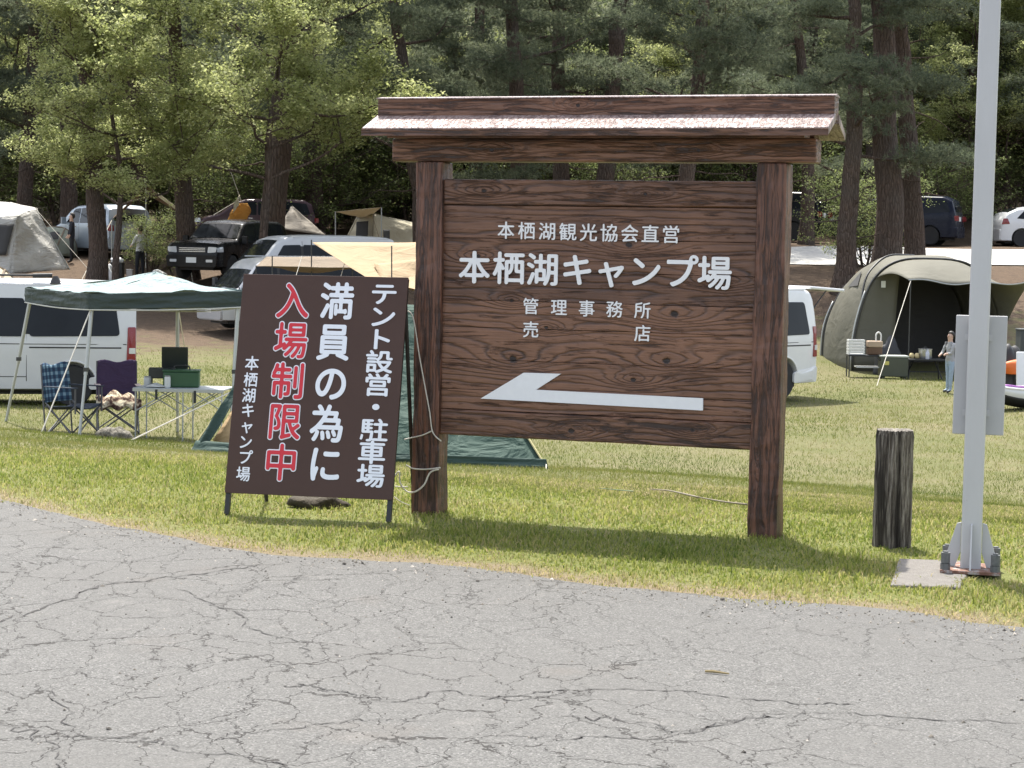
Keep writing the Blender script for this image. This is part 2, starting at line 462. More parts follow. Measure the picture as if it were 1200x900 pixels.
def far_road():
    xs = np.arange(6.0, 44.0, 1.0); rows = []
    ys = np.linspace(0, 1, 10)
    V = []
    for f in ys:
        y = 57.6 + f * 8.0 + 0.06 * (xs - 14) + 0.12 * np.sin(xs * 1.3 + f * 20)
        V.append(np.stack([xs, y, H(xs, y) + 0.03], -1))
    V = np.concatenate(V); n = len(xs)
    i, j = np.meshgrid(np.arange(n - 1), np.arange(len(ys) - 1)); a = (j * n + i).ravel()
    t = NT('sunlit_road'); p = t.pos()
    c = t.mix(t.noise(p, 3.0, 6, 0.7), (0.40, 0.39, 0.37), (0.52, 0.51, 0.48))  # asphalt whose sunlit glare is put into a near-white colour
    o = link('campsite_road', np_mesh('campsite_road', V, np.stack([a, a + 1, a + 1 + n, a + n], -1), True), t.done(t.bsdf(c, 0.9, 0, t.bump(t.noise(p, 60, 4), 0.4, 0.01), 0.25)))
    o['kind'] = 'structure'
far_road()

# ------------------------------------------------------------------ grass
def grass_mat(name='grass_blade', k=1.0, tr_=0.5):
    t = NT(name)
    a = t.new('Attribute', attribute_name='tint')
    c = t.ramp(a.outputs['Fac'], [(p_, tuple(q * k for q in c_)) for p_, c_ in [(0.0, (0.10, 0.145, 0.022)), (0.3, (0.205, 0.240, 0.045)), (0.55, (0.31, 0.31, 0.090)), (0.75, (0.35, 0.31, 0.14)), (1.0, (0.43, 0.35, 0.21))]])
    d = t.bsdf(c, 0.65, 0, None, 0.3)
    tr = t.new('BsdfTranslucent'); t.L(c, tr.inputs['Color'])
    mx = t.new('MixShader'); mx.inputs[0].default_value = tr_
    t.L(d, mx.inputs[1]); t.L(tr.outputs[0], mx.inputs[2])
    return t.done(mx.outputs[0])
GRASS = grass_mat()
FIELD_GRASS = grass_mat('field_grass_blade', 0.72, 0.4)
def vnoise(x, y, s, seed):
    r = np.random.default_rng(seed); T = r.random((64, 64))
    u, v = x * s, y * s
    i, j = np.floor(u).astype(int), np.floor(v).astype(int); fu, fv = u - i, v - j
    fu = fu * fu * (3 - 2 * fu); fv = fv * fv * (3 - 2 * fv)
    g = lambda a, b: T[a % 64, b % 64]
    return (g(i, j) * (1 - fu) + g(i + 1, j) * fu) * (1 - fv) + (g(i, j + 1) * (1 - fu) + g(i + 1, j + 1) * fu) * fv
def blades(x, y, ln, wd, tint, lean=0.55, segs=2):
    n = len(x); z = H(x, y)
    a = rng.uniform(0, 2 * np.pi, n); b = rng.uniform(0, 2 * np.pi, n)
    l1 = rng.uniform(0.1, 1.0, n) * lean
    base = np.stack([x, y, z - 0.004], -1)
    side = np.stack([np.cos(a), np.sin(a), np.zeros(n)], -1) * (wd / 2)[:, None]
    dirh = np.stack([np.cos(b), np.sin(b), np.zeros(n)], -1)
    if segs == 2:
        midp = base + dirh * (ln * 0.25 * l1)[:, None] + np.array([0, 0, 1.0]) * (ln * 0.55)[:, None]
        tip = base + dirh * (ln * 0.85 * l1)[:, None] + np.array([0, 0, 1.0]) * (ln * (1.0 - 0.35 * l1))[:, None]
        V = np.stack([base - side, base + side, midp + side * 0.75, midp - side * 0.75, tip], 1).reshape(-1, 3)
        o = np.arange(n)[:, None] * 5
        Fc = np.concatenate([o + np.array([[0, 1, 2]]), o + np.array([[0, 2, 3]]), o + np.array([[3, 2, 4]])])
        return V, Fc, np.repeat(tint, 5)
    tip = base + dirh * (ln * 0.8 * l1)[:, None] + np.array([0, 0, 1.0]) * ln[:, None]
    V = np.stack([base - side, base + side, tip], 1).reshape(-1, 3)
    return V, np.arange(n)[:, None] * 3 + np.array([[0, 1, 2]]), np.repeat(tint, 3)
def make_grass():
    # verge between road and the crest of the bank
    n = 280000
    y = rng.uniform(5.5, 15.5, n); x = (rng.uniform(-0.285, 0.285, n)) * y
    side = rng.random(n) < 0.22; x[side] = np.sign(x[side]) * rng.uniform(0.285, 0.60, side.sum()) * y[side]
    d = y - edge_y(x)
    over = rng.normal(0, 0.035, n)
    over = over + 0.16 * (vnoise(x, y, 2.6, 8) - 0.55) + 0.10 * (vnoise(x, y, 7.0, 9) - 0.5)
    keep = (d > 0.0 + over) & (rng.random(n) < np.clip(0.55 + d * 0.9, 0.55, 1.0))
    pad = (x > 1.80 + (y - 9.04) * 0.227) & ((x < 2.10) & (y > 9.08) & (y < 9.86) | (np.abs(x - 2.275) < 0.19) & (np.abs(y - 9.55) < 0.19))
    keep &= ~(pad & (rng.random(n) < np.clip(1.02 - 0.55 * (x - 2.0) * (y < 9.36), 0.7, 0.99)))
    x, y, d = x[keep], y[keep], d[keep]
    c = y - crest(x)
    dens = vnoise(x, y, 1.1, 1) * 0.6 + vnoise(x, y, 3.7, 2) * 0.4
    dry = np.clip(0.85 - d * 1.5, 0, 0.9) + np.clip((c + 0.4) * 0.35, 0, 0.5) + (dens - 0.5) * 0.9
    tint = np.clip(0.38 + dry * 0.55 + rng.normal(0, 0.24, len(x)), 0, 1)
    ln = rng.uniform(0.016, 0.048, len(x)) * (0.4 + 0.7 * vnoise(x, y, 2.3, 3) + 0.55 * vnoise(x, y, 9.0, 6) ** 2) * np.clip(0.75 + d * 0.4, 0.75, 1.0)
    tall = rng.random(len(x)) < 0.02; ln[tall] *= 1.5
    V, Fc, T = blades(x, y, ln, rng.uniform(0.004, 0.009, len(x)), tint, 1.3)
    tag(link('verge_grass', np_mesh('verge_grass', V, Fc, False, {'tint': T}), GRASS),
        'short bright green grass between the road and the signs', 'grass', kind='stuff')
    # mown field beyond the crest
    n = 360000
    yy = 12.0 + 36.0 * rng.random(n) ** 1.6; x = rng.uniform(-0.285, 0.285, n) * yy; y = yy
    side = rng.random(n) < 0.17; x[side] = np.sign(x[side]) * rng.uniform(0.285, 0.50, side.sum()) * y[side]
    c = y - crest(x)
    dens = vnoise(x, y, 0.5, 4) * 0.6 + vnoise(x, y, 1.9, 5) * 0.4
    keep = (c > -0.2) & (rng.random(n) < np.clip(1.35 - dens, 0.2, 1.0)) & (rng.random(n) < np.clip((47 - y) / 12, 0, 1))
    x, y, c, dens = x[keep], y[keep], c[keep], dens[keep]
    tint = np.clip(0.36 + (dens - 0.5) * 0.9 + rng.normal(0, 0.16, len(x)), 0, 1)
    s = np.clip(y / 18.0, 0.8, 2.0)
    V, Fc, T = blades(x, y, rng.uniform(0.018, 0.045, len(x)) * np.sqrt(s), rng.uniform(0.004, 0.008, len(x)) * s, tint, 1.2, 1)
    tag(link('field_grass', np_mesh('field_grass', V, Fc, False, {'tint': T}), FIELD_GRASS),
        'thin mown yellow-green grass of the campsite field', 'grass', kind='stuff')
make_grass()
def make_gravel():
    n = 1500
    x = rng.uniform(-3.3, 3.0, n); y = edge_y(x) - 0.02 - np.abs(rng.normal(0, 0.22, n))
    m = n // 4; x[:m] = rng.uniform(-2.2, 2.2, m); y[:m] = rng.uniform(5.9, 9.0, m); ok = y < edge_y(x) - 0.01; x, y = x[ok], y[ok]; n = len(x)
    s = rng.uniform(0.002, 0.0065, n) * (1 + (rng.random(n) < 0.05) * 1.2)
    base = np.array([[1, 0, 0], [-0.5, 0.87, 0], [-0.5, -0.87, 0], [0.1, 0.1, 0.9], [0.3, -0.6, 0.6], [-0.6, 0.1, 0.55]])
    V = base[None] * rng.uniform(0.6, 1.3, (n, 6, 3)) * s[:, None, None]; a = rng.uniform(0, 6.28, n); ca, sa = np.cos(a)[:, None], np.sin(a)[:, None]
    V = np.stack([V[..., 0] * ca - V[..., 1] * sa, V[..., 0] * sa + V[..., 1] * ca, V[..., 2]], -1) + np.stack([x, y, np.full(n, 0.0062)], -1)[:, None, :]
    Fc = (np.arange(n)[:, None, None] * 6 + np.array([[0, 1, 3], [1, 5, 3], [1, 2, 5], [2, 4, 5], [2, 0, 4], [0, 3, 4], [3, 5, 4]])).reshape(-1, 3)
    t = NT('loose_grit'); a_ = t.new('Attribute', attribute_name='tint'); c = t.ramp(a_.outputs['Fac'], [(0, (0.03, 0.028, 0.025)), (0.6, (0.14, 0.125, 0.105)), (1, (0.36, 0.33, 0.29))])
    tag(link('loose_gravel', np_mesh('loose_gravel', V.reshape(-1, 3), Fc, False, {'tint': np.repeat(rng.random(n), 6)}), t.done(t.bsdf(c, 0.9))), 'loose grit scattered on the asphalt along the grass edge', 'gravel', kind='stuff')
make_gravel()
# ------------------------------------------------------------------ scorched wood
def wood(name, along, knots=(), ring=22.0, base=((0.096, 0.044, 0.025), (0.24, 0.117, 0.067)), dark=(0.012, 0.005, 0.004), crack=0.5, gloss=0.42, across=None):
    """grain runs along axis 'x' or 'z' of the sign's frame; knots are (u, v, size) in that frame"""
    t = NT(name); v = t.obj()
    sep = t.new('SeparateXYZ'); t.L(v, sep.inputs[0]); X, Y, Z = sep.outputs
    rnd = t.new('ObjectInfo').outputs['Random']
    U, V = (X, Z) if along == 'x' else (Z, X)
    if across == 'y': U, V = Y, X
    comb = t.new('CombineXYZ'); t.L(t.math('MULTIPLY', U, 0.9), comb.inputs[0]); t.L(t.math('MULTIPLY', V, 5.5), comb.inputs[1]); t.L(t.math('MULTIPLY_ADD', rnd, 40.0, t.math('MULTIPLY', Y, 5.0)), comb.inputs[2])
    low = t.noise(comb.outputs[0], 1.3, 4, 0.6)
    f = t.math('ADD', t.math('MULTIPLY', V, ring), t.math('MULTIPLY', low, 2.4))
    core = None
    for (ku, kv, ks) in knots:
        du = t.math('SUBTRACT', U, ku); dv = t.math('SUBTRACT', V, kv)
        q = t.math('ADD', t.math('POWER', t.math('ABSOLUTE', t.math('DIVIDE', du, ks * 2.6)), 1.5), t.math('POWER', t.math('ABSOLUTE', t.math('DIVIDE', dv, ks * 0.75)), 1.7))
        f = t.math('ADD', f, t.math('MULTIPLY', t.math('EXPONENT', t.math('MULTIPLY', q, -1.0)), 4.5))
        rr = t.math('SQRT', t.math('ADD', t.math('POWER', t.math('DIVIDE', du, ks * 0.28), 2.0), t.math('POWER', t.math('DIVIDE', dv, ks * 0.20), 2.0)))
        k = t.math('SUBTRACT', 1.0, t.math('MULTIPLY', rr, t.math('MULTIPLY_ADD', t.noise(v, 40.0, 3), 1.2, 0.3)), clamp=True)
        core = k if core is None else t.math('MAXIMUM', core, k)
    ringw = t.math('SINE', t.math('MULTIPLY', f, 6.2832))
    line = t.math('POWER', t.math('MULTIPLY_ADD', ringw, 0.5, 0.5), 5.0)
    fib = t.new('CombineXYZ'); t.L(t.math('MULTIPLY', U, 3.0), fib.inputs[0]); t.L(t.math('MULTIPLY', V, 110.0), fib.inputs[1]); t.L(t.math('MULTIPLY_ADD', rnd, 17.0, t.math('MULTIPLY', Y, 60.0)), fib.inputs[2])
    fibre = t.noise(fib.outputs[0], 1.0, 4, 0.65)
    st = t.new('CombineXYZ'); t.L(t.math('MULTIPLY', U, 2.4), st.inputs[0]); t.L(t.math('MULTIPLY', V, 26.0), st.inputs[1]); t.L(t.math('MULTIPLY_ADD', rnd, 23.0, t.math('MULTIPLY', Y, 20.0)), st.inputs[2])
    streak = t.ramp(t.noise(st.outputs[0], 1.4, 5, 0.7, 0.6), [(0.60 - 0.14 * crack, 0.0), (0.72 - 0.14 * crack, 1.0)])
    patchn = t.noise(v, 3.5, 4, 0.6)
    c = t.mix(t.math('MULTIPLY_ADD', fibre, 1.1, t.math('MULTIPLY_ADD', rnd, 0.6, t.math('MULTIPLY_ADD', patchn, 1.3, -1.0)), clamp=True), base[0], base[1])
    dk = t.math('MULTIPLY', line, t.math('MULTIPLY_ADD', t.noise(st.outputs[0], 0.6, 3), 1.3, -0.12, clamp=True))
    dk = t.math('MAXIMUM', dk, t.math('MULTIPLY', streak, 0.85))
    if core is not None: dk = t.math('MAXIMUM', dk, t.math('MINIMUM', t.math('MULTIPLY', core, 2.5), 1.0))
    c = t.mix(dk, c, dark)
    c = t.mix(t.ramp(t.noise(v, 55.0, 4, 0.7), [(0.60, 0.0), (0.80, 0.30)]), c, (0.17, 0.105, 0.078))
    h = t.math('SUBTRACT', t.math('MULTIPLY', fibre, 0.35), dk)
    nm = t.bump(h, 0.85, 0.006)
    rg = t.math('MULTIPLY_ADD', fibre, 0.25, gloss - 0.1)
    return t.done(t.bsdf(c, rg, 0, nm, 0.5))

SL = G(499, 599); SR = G(894, 625)
SEX = (SR - SL) / np.linalg.norm(SR - SL); SN = np.array([SEX[1], -SEX[0], 0.0])   # SN points to the road
SYAW = math.atan2(SEX[1], SEX[0])
def sign_uv(px, py, off):
    P = on_plane(px, py, SL + SN * off, SN)
    return float((P - SL) @ SEX), float(P[2])

sign = empty('wooden_signboard', (SL[0], SL[1], 0), SYAW, 'large brown wooden campsite signboard with roof, white lettering and arrow, on two posts', 'signboard')
# local frame: x along the sign, -y towards the road, z up
knots = [sign_uv(*q, 0.05) + (s,) for q, s in (((737, 287), 0.085), ((600, 352), 0.05), ((640, 384), 0.045), ((790, 368), 0.10), ((601, 421), 0.11), ((781, 423), 0.09), ((742, 445), 0.06), ((560, 300), 0.06), ((850, 330), 0.07))]
W_BOARD = wood('scorched_board', 'x', knots, crack=0.35)
W_RAIL = wood('scorched_rail', 'x', [(0.35, 1.87, 0.06), (1.3, 1.86, 0.05), (0.9, 0.52, 0.07), (1.6, 0.56, 0.05)], crack=0.75)
W_BEAM = wood('scorched_beam', 'x', [(0.4, 2.10, 0.06), (1.6, 2.1, 0.05), (0.9, 2.35, 0.05)], crack=0.85)
W_POST = wood('scorched_post', 'z', [], ring=26.0, base=((0.085, 0.034, 0.021), (0.20, 0.088, 0.052)), crack=1.0)
W_ROOF = wood('sunlit_roof_board', 'x', [], ring=30, base=((0.20, 0.135, 0.115), (0.44, 0.35, 0.325)), dark=(0.10, 0.055, 0.05), crack=0.75, gloss=0.36, across='y')  # brown boards; glossy sunlight on the slope is put into the pale colour

def displaced_post(u0, u1, d0, d1, ztop, name, mat, amp=0.004):
    m = MB(); nz = 60
    P = [(u0, d0), ((u0 + u1) / 2, d0), (u1, d0), (u1, (d0 + d1) / 2), (u1, d1), ((u0 + u1) / 2, d1), (u0, d1), (u0, (d0 + d1) / 2)]
    vs_ = []
    for k in range(nz + 1):
        z = -0.05 + (ztop + 0.05) * k / nz
        for i, (a, b) in enumerate(P):
            j = amp * (math.sin(z * 7 + i * 2.1) * 0.5 + math.sin(z * 17 + i * 4.7) * 0.35 + random.uniform(-0.3, 0.3))
            ca, cb = (u0 + u1) / 2, (d0 + d1) / 2
            q = 1 + j / 0.08
            vs_.append((ca + (a - ca) * q, cb + (b - cb) * q, z))
    fs = [(k * 8 + i, k * 8 + (i + 1) % 8, (k + 1) * 8 + (i + 1) % 8, (k + 1) * 8 + i) for k in range(nz) for i in range(8)]
    fs += [tuple(range(7, -1, -1)), tuple(range(nz * 8, nz * 8 + 8))]
    return m.add(vs_, fs).build(name, mat, sign, bevel=0.008)
displaced_post(-0.060, 0.105, -0.085, 0.08, 2.032, 'post', W_POST)
displaced_post(1.930, 2.095, -0.085, 0.08, 2.032, 'post', W_POST)
def plank(name, u0, u1, z0, z1, d0, d1, mat, bev=0.004, nu=40):
    """board with slightly wandering long edges"""
    m = MB(); vs_ = []
    ph = [random.uniform(0, 6) for _ in range(4)]
    for i in range(nu + 1):
        u = u0 + (u1 - u0) * i / nu
        w = lambda k: 0.0012 * math.sin(u * 9 + ph[k]) + random.uniform(-0.0006, 0.0006)
        vs_ += [(u, d0 + w(0), z0 + abs(w(1))), (u, d0 + w(2), z1 - abs(w(3))), (u, d1, z1 - abs(w(3))), (u, d1, z0 + abs(w(1)))]
    fs = [(i * 4 + a, i * 4 + (a + 1) % 4, (i + 1) * 4 + (a + 1) % 4, (i + 1) * 4 + a) for i in range(nu) for a in range(4)]
    fs += [(0, 3, 2, 1), (nu * 4, nu * 4 + 1, nu * 4 + 2, nu * 4 + 3)]
    return m.add(vs_, fs).build(name, mat, sign, bevel=bev)
BU0, BU1 = 0.100, 1.938
plank('top_rail', BU0, BU1, 1.788, 1.935, -0.062, 0.03, W_RAIL, 0.010)
plank('bottom_rail', BU0, BU1, 0.462, 0.612, -0.062, 0.03, W_RAIL, 0.010)
zs = [0.6135, 0.73, 0.905, 1.09, 1.245, 1.415, 1.60, 1.787]
for a, b in zip(zs[:-1], zs[1:]):
    plank('plank', BU0, BU1, a + 0.0004, b - 0.0004, -0.048 - random.uniform(0, 0.002), 0.02, W_BOARD, 0.0018)
MB().box((1.019, 0.041, 1.2), (1.836, 0.018, 1.3)).build('backing_board', W_RAIL, sign)
plank('cross_beam', -0.215, 2.250, 2.034, 2.166, -0.080, 0.075, W_BEAM, 0.010)
# roof: two sloping boards and a ridge cap
def slab(sg):
    m = MB()
    prof = [(0.058 * sg, 2.300), (0.275 * sg, 2.214), (0.275 * sg, 2.170), (0.058 * sg, 2.250)]
    m.prism(prof, 'x', -0.320, 2.345)
    return m.build('roof_board', W_ROOF, sign, bevel=0.004)
slab(-1); slab(1)
MB().prism([(-0.235, 2.171), (-0.07, 2.237), (-0.07, 2.166), (-0.235, 2.160)], 'x', -0.18, 2.21).build('eave_batten', W_BEAM, sign)
MB().prism([(0.235, 2.171), (0.07, 2.237), (0.07, 2.166), (0.235, 2.160)], 'x', -0.18, 2.21).build('eave_batten', W_BEAM, sign)
plank('eave_fascia', -0.322, 2.347, 2.168, 2.209, -0.2815, -0.2757, W_BEAM, 0.001)
plank('ridge_beam', -0.312, 2.338, 2.262, 2.396, -0.068, 0.068, W_BEAM, 0.006)
MB().prism([(-0.078, 2.397), (0, 2.408), (0.078, 2.397), (0.078, 2.391), (-0.078, 2.391)], 'x', -0.316, 2.342).build('ridge_cap', W_ROOF, sign)

# ------------------------------------------------------------------ lettering in a rounded gothic
_G = {}
def glyph_loops(ch):
    if ch in _G: return _G[ch]
    cu = bpy.data.curves.new('glyph', 'FONT'); cu.body = ch; cu.size = 1.0; cu.resolution_u = 6
    o = bpy.data.objects.new('glyph', cu); COL.objects.link(o)
    dg = bpy.context.evaluated_depsgraph_get(); ev = o.evaluated_get(dg)
    c2 = ev.to_curve(dg, apply_modifiers=False)
    loops = []
    for sp in c2.splines:
        pts = []
        if sp.type == 'BEZIER':
            B = sp.bezier_points; n = len(B)
            for i in range(n):
                a, b = B[i], B[(i + 1) % n]
                p0, p1, p2, p3 = (np.array(q[:2]) for q in (a.co, a.handle_right, b.handle_left, b.co))
                m = max(2, int(np.linalg.norm(p3 - p0) / 0.008))
                for k in range(m):
                    t = k / m
                    pts.append(p0 * (1 - t) ** 3 + 3 * p1 * t * (1 - t) ** 2 + 3 * p2 * t * t * (1 - t) + p3 * t ** 3)
        else:
            Q = [np.array(q.co[:2]) for q in sp.points]; n = len(Q)
            for i in range(n):
                m = max(1, int(np.linalg.norm(Q[(i + 1) % n] - Q[i]) / 0.008))
                pts += [Q[i] + (Q[(i + 1) % n] - Q[i]) * k / m for k in range(m)]
        loops.append(np.array(pts))
    ev.to_curve_clear()
    bpy.data.objects.remove(o); bpy.data.curves.remove(cu)
    _G[ch] = loops
    return loops
def resample(P, step):
    D = np.linalg.norm(np.roll(P, -1, 0) - P, axis=1); s = np.concatenate([[0], np.cumsum(D)])
    n = max(8, int(s[-1] / step)); Q = np.vstack([P, P[:1]])
    t = np.linspace(0, s[-1], n, endpoint=False)
    return np.stack([np.interp(t, s, Q[:, 0]), np.interp(t, s, Q[:, 1])], -1)
def signed_field(loops, gx, gy, nonzero):
    """signed distance (negative inside) of closed outlines on a grid"""
    X, Y = np.meshgrid(gx, gy); shp = X.shape; X = X.ravel(); Y = Y.ravel()
    B = np.vstack([resample(P, 0.010) for P in loops])
    d = np.full(len(X), 1e9)
    for k in range(0, len(B), 120):
        b = B[k:k + 120]
        d = np.minimum(d, ((X[:, None] - b[None, :, 0]) ** 2 + (Y[:, None] - b[None, :, 1]) ** 2).min(1))
    d = np.sqrt(d)
    wind = np.zeros((len(gy), len(gx)))
    for P in loops:                              # winding by scan lines
        Q = np.roll(P, -1, 0)
        for j, y in enumerate(gy):
            up = (P[:, 1] <= y) & (Q[:, 1] > y); dn = (P[:, 1] > y) & (Q[:, 1] <= y)
            for msk, sg in ((up, 1), (dn, -1)):
                if msk.any():
                    xc = P[msk, 0] + (y - P[msk, 1]) / (Q[msk, 1] - P[msk, 1]) * (Q[msk, 0] - P[msk, 0])
                    wind[j] += sg * (xc[None, :] > gx[:, None]).sum(1)
    inside = (wind != 0) if nonzero else (np.abs(wind) % 2 == 1)
    return np.where(inside, -1, 1) * d.reshape(shp)
def contour(Fd, gx, gy, lev):
    A = Fd - lev; A = np.where(np.abs(A) < 1e-7, 1e-7, A); ny, nx = A.shape; nxt = {}
    def hx(j, i): return (gx[i] + (gx[i + 1] - gx[i]) * A[j, i] / (A[j, i] - A[j, i + 1]), gy[j])
    def vy(j, i): return (gx[i], gy[j] + (gy[j + 1] - gy[j]) * A[j, i] / (A[j, i] - A[j + 1, i]))
    I = A < 0
    code = I[:-1, :-1] * 1 + I[:-1, 1:] * 2 + I[1:, 1:] * 4 + I[1:, :-1] * 8
    # edges of a cell: b bottom, r right, t top, l left ; inside kept on the left
    tab = {1: ('bl',), 2: ('rb',), 3: ('rl',), 4: ('tr',), 5: ('bl', 'tr'), 6: ('tb',), 7: ('tl',), 8: ('lt',), 9: ('bt',), 10: ('rb', 'lt'), 11: ('rt',), 12: ('lr',), 13: ('br',), 14: ('lb',)}
    for j, i in zip(*np.nonzero((code > 0) & (code < 15))):
        e = {'b': ('h', j, i), 't': ('h', j + 1, i), 'l': ('v', j, i), 'r': ('v', j, i + 1)}
        for s in tab[code[j, i]]: nxt[e[s[0]]] = e[s[1]]
    loops = []
    while nxt:
        k0, k = next(iter(nxt)), None; pts = []; k = k0
        while k in nxt:
            pts.append(hx(k[1], k[2]) if k[0] == 'h' else vy(k[1], k[2])); k = nxt.pop(k)
        if len(pts) > 5: loops.append(np.array(pts))
    return loops
_S = {}
GX = np.linspace(-0.12, 1.12, 112); GY = np.linspace(-0.30, 1.06, 122)
def glyph_shape(ch, bold):
    """outlines in em units, thickened and with rounded stroke ends"""
    soft = 0.006 if ch == 'プ' else 0.020
    if ch not in _S:
        core = contour(signed_field(glyph_loops(ch), GX, GY, True), GX, GY, -soft)
        _S[ch] = signed_field(core, GX, GY, False)
    out = []
    for P in contour(_S[ch], GX, GY, soft + bold):
        for _ in range(2): P = P * 0.5 + 0.25 * (np.roll(P, 1, 0) + np.roll(P, -1, 0))
        out.append(P)
    return out
def fill_mesh(name, loops, thick):
    cu = bpy.data.curves.new(name, 'CURVE'); cu.dimensions = '2D'; cu.fill_mode = 'BOTH'; cu.extrude = thick / 2
    for P in loops:
        sp = cu.splines.new('POLY'); sp.points.add(len(P) - 1)
        sp.points.foreach_set('co', np.c_[P, np.zeros(len(P)), np.ones(len(P))].astype(np.float32).ravel())
        sp.use_cyclic_u = True
    o = bpy.data.objects.new(name, cu); COL.objects.link(o)
    dg = bpy.context.evaluated_depsgraph_get()
    me = bpy.data.meshes.new_from_object(o.evaluated_get(dg), depsgraph=dg)
    bpy.data.objects.remove(o); bpy.data.curves.remove(cu)
    me.name = name
    return me
def em_box(ch):
    L = np.vstack(glyph_loops(ch)); return L.min(0), L.max(0)
lo, hi = em_box('国'); EMC = (lo + hi) / 2; EMS = (hi - lo)
def lettering(name, items, bold, mat, parent, frame, thick, lift):
    """items: (char, u, v, width, height); every character is a part on the board plane"""
    for ch, u, v, w, h in items:
        loops = []
        for P in glyph_shape(ch, bold):
            Q = (P - EMC) / EMS
            loops.append(np.stack([u + Q[:, 0] * w, v + Q[:, 1] * h], -1))
        me = fill_mesh(name, loops, thick)
        co = np.empty(len(me.vertices) * 3, dtype=np.float32); me.vertices.foreach_get('co', co); co = co.reshape(-1, 3)
        me.vertices.foreach_set('co', np.array([frame(a, b, lift + thick / 2 + c) for a, b, c in co], dtype=np.float32).ravel())
        me.update()
        link(name, me, mat, parent)
WHITE_LET = plain('white_letter_paint', (0.78, 0.78, 0.79), 0.45, var=0.06, scale=30)
def rowitems(chars, pts, w, h, small=0.86):
    it = []
    for ch, (px, py) in zip(chars, pts):
        u, v = sign_uv(px, py, 0.055); it.append((ch, u, v, w, h))
    return it
sf = lambda a, b, c: (a, -0.050 - c, b)
r1 = '本栖湖観光協会直営'
lettering('character', rowitems(r1, [(593 + 24.15 * i, 270.2 + 0.62 * i) for i in range(9)], 0.089, 0.092), 0.009, WHITE_LET, sign, sf, 0.006, 0.001)
lettering('character', rowitems('本栖湖キャンプ場', [(556, 314), (596.5, 315), (636, 316.5), (676.5, 317), (716, 318), (756, 318.5), (797.5, 319), (837.5, 320.5)], 0.166, 0.170), 0.019, WHITE_LET, sign, sf, 0.008, 0.001)
lettering('character', rowitems('管理事務所', [(622, 359.2), (655, 360.6), (687.5, 361.8), (720, 362.8), (753, 364)], 0.083, 0.086), 0.009, WHITE_LET, sign, sf, 0.006, 0.001)
lettering('character', rowitems('売店', [(622, 386.5), (753, 391)], 0.083, 0.086), 0.009, WHITE_LET, sign, sf, 0.006, 0.001)
arrow = [np.array([sign_uv(*q, 0.055) for q in [(563.5, 467), (614, 436.7), (657.5, 438), (628.5, 456.7), (824, 466.7), (824, 481)]])]
me = fill_mesh('arrow', arrow, 0.010)
for v in me.vertices: v.co = sf(v.co.x, v.co.y, 0.006 + v.co.z)
link('arrow', me, WHITE_LET, sign)

# ------------------------------------------------------------------ leaning notice board
BL = np.array([-1.6207, 11.111, 0]); BR = np.array([-0.6649, 10.9264, 0])
BEX = (BR - BL) / np.linalg.norm(BR - BL); BBK = np.array([-BEX[1], BEX[0], 0.0])   # away from the road
LEAN = math.atan2(0.30, 1.245)
BUP = np.array([0, 0, 1.0]) * math.cos(LEAN) + BBK * math.sin(LEAN)
BNR = np.cross(BEX, BUP)                                            # faces the road, slightly upward
BW = float(np.linalg.norm(BR - BL))
notice = empty('notice_board', BL, math.atan2(BEX[1], BEX[0]), 'brown leaning notice board with vertical white and red lettering on black legs', 'signboard')
cl, sl = math.cos(LEAN), math.sin(LEAN)
def bf(u, s, c):    # board plane (u along, s up the slope, c out towards the road) -> local
    return (u, s * sl - c * cl, s * cl + c * sl)
def board_us(px, py):
    P = on_plane(px, py, BL, BNR); return float((P - BL) @ BEX), float((P - BL) @ BUP)
def slant_box(m, u0, u1, s0, s1, c0, c1):
    P = [bf(u, s, c) for u in (u0, u1) for s in (s0, s1) for c in (c0, c1)]
    return m.add(P, [(0, 1, 3, 2), (4, 6, 7, 5), (0, 4, 5, 1), (2, 3, 7, 6), (0, 2, 6, 4), (1, 5, 7, 3)])
tl = [board_us(*q) for q in ((285, 320), (478, 327), (265, 577), (461, 587))]
S1 = (tl[0][1] + tl[1][1]) / 2; S0 = (tl[2][1] + tl[3][1]) / 2; U0 = (tl[0][0] + tl[2][0]) / 2; U1 = (tl[1][0] + tl[3][0]) / 2
PANEL = plain('dark_brown_panel', (0.070, 0.039, 0.030), 0.55, var=0.14, scale=3.0, bump=0.05, spec=0.25)
BLACK = plain('black_iron', (0.018, 0.017, 0.017), 0.5, var=0.3, scale=20)
slant_box(MB(), U0, U1, S0, S1, 0.0, 0.010).build('panel', PANEL, notice, bevel=0.002)
slant_box(MB(), U0 + 0.004, U0 + 0.030, 0.002, S1 - 0.005, -0.030, -0.001).build('leg', BLACK, notice)
slant_box(MB(), U1 - 0.030, U1 - 0.004, 0.002, S1 - 0.005, -0.030, -0.001).build('leg', BLACK, notice)
slant_box(MB(), U0 + 0.0305, U1 - 0.0305, S0 + 0.05, S0 + 0.08, -0.028, -0.001).build('brace', BLACK, notice)
for uu in (U0 + 0.045, U1 - 0.03):      # prop legs behind
    a = Vector(bf(uu, S1 - 0.06, -0.045)); b = Vector((uu + 0.01, 0.62, 0.0))
    MB().tube([a, b], 0.013, 6).build('prop_leg', BLACK, notice)
NW = plain('notice_white_paint', (0.76, 0.78, 0.82), 0.5, var=0.04, scale=30)
NRED = plain('notice_red_paint', (0.58, 0.018, 0.032), 0.5, var=0.06, scale=30)
def col_items(chars, pts, w, h):
    it = []
    for k, (ch, q) in enumerate(zip(chars, pts)):
        u, s = board_us(*q); f = 1.0
        it.append((ch, u, s, w * f, h * f))
    return it
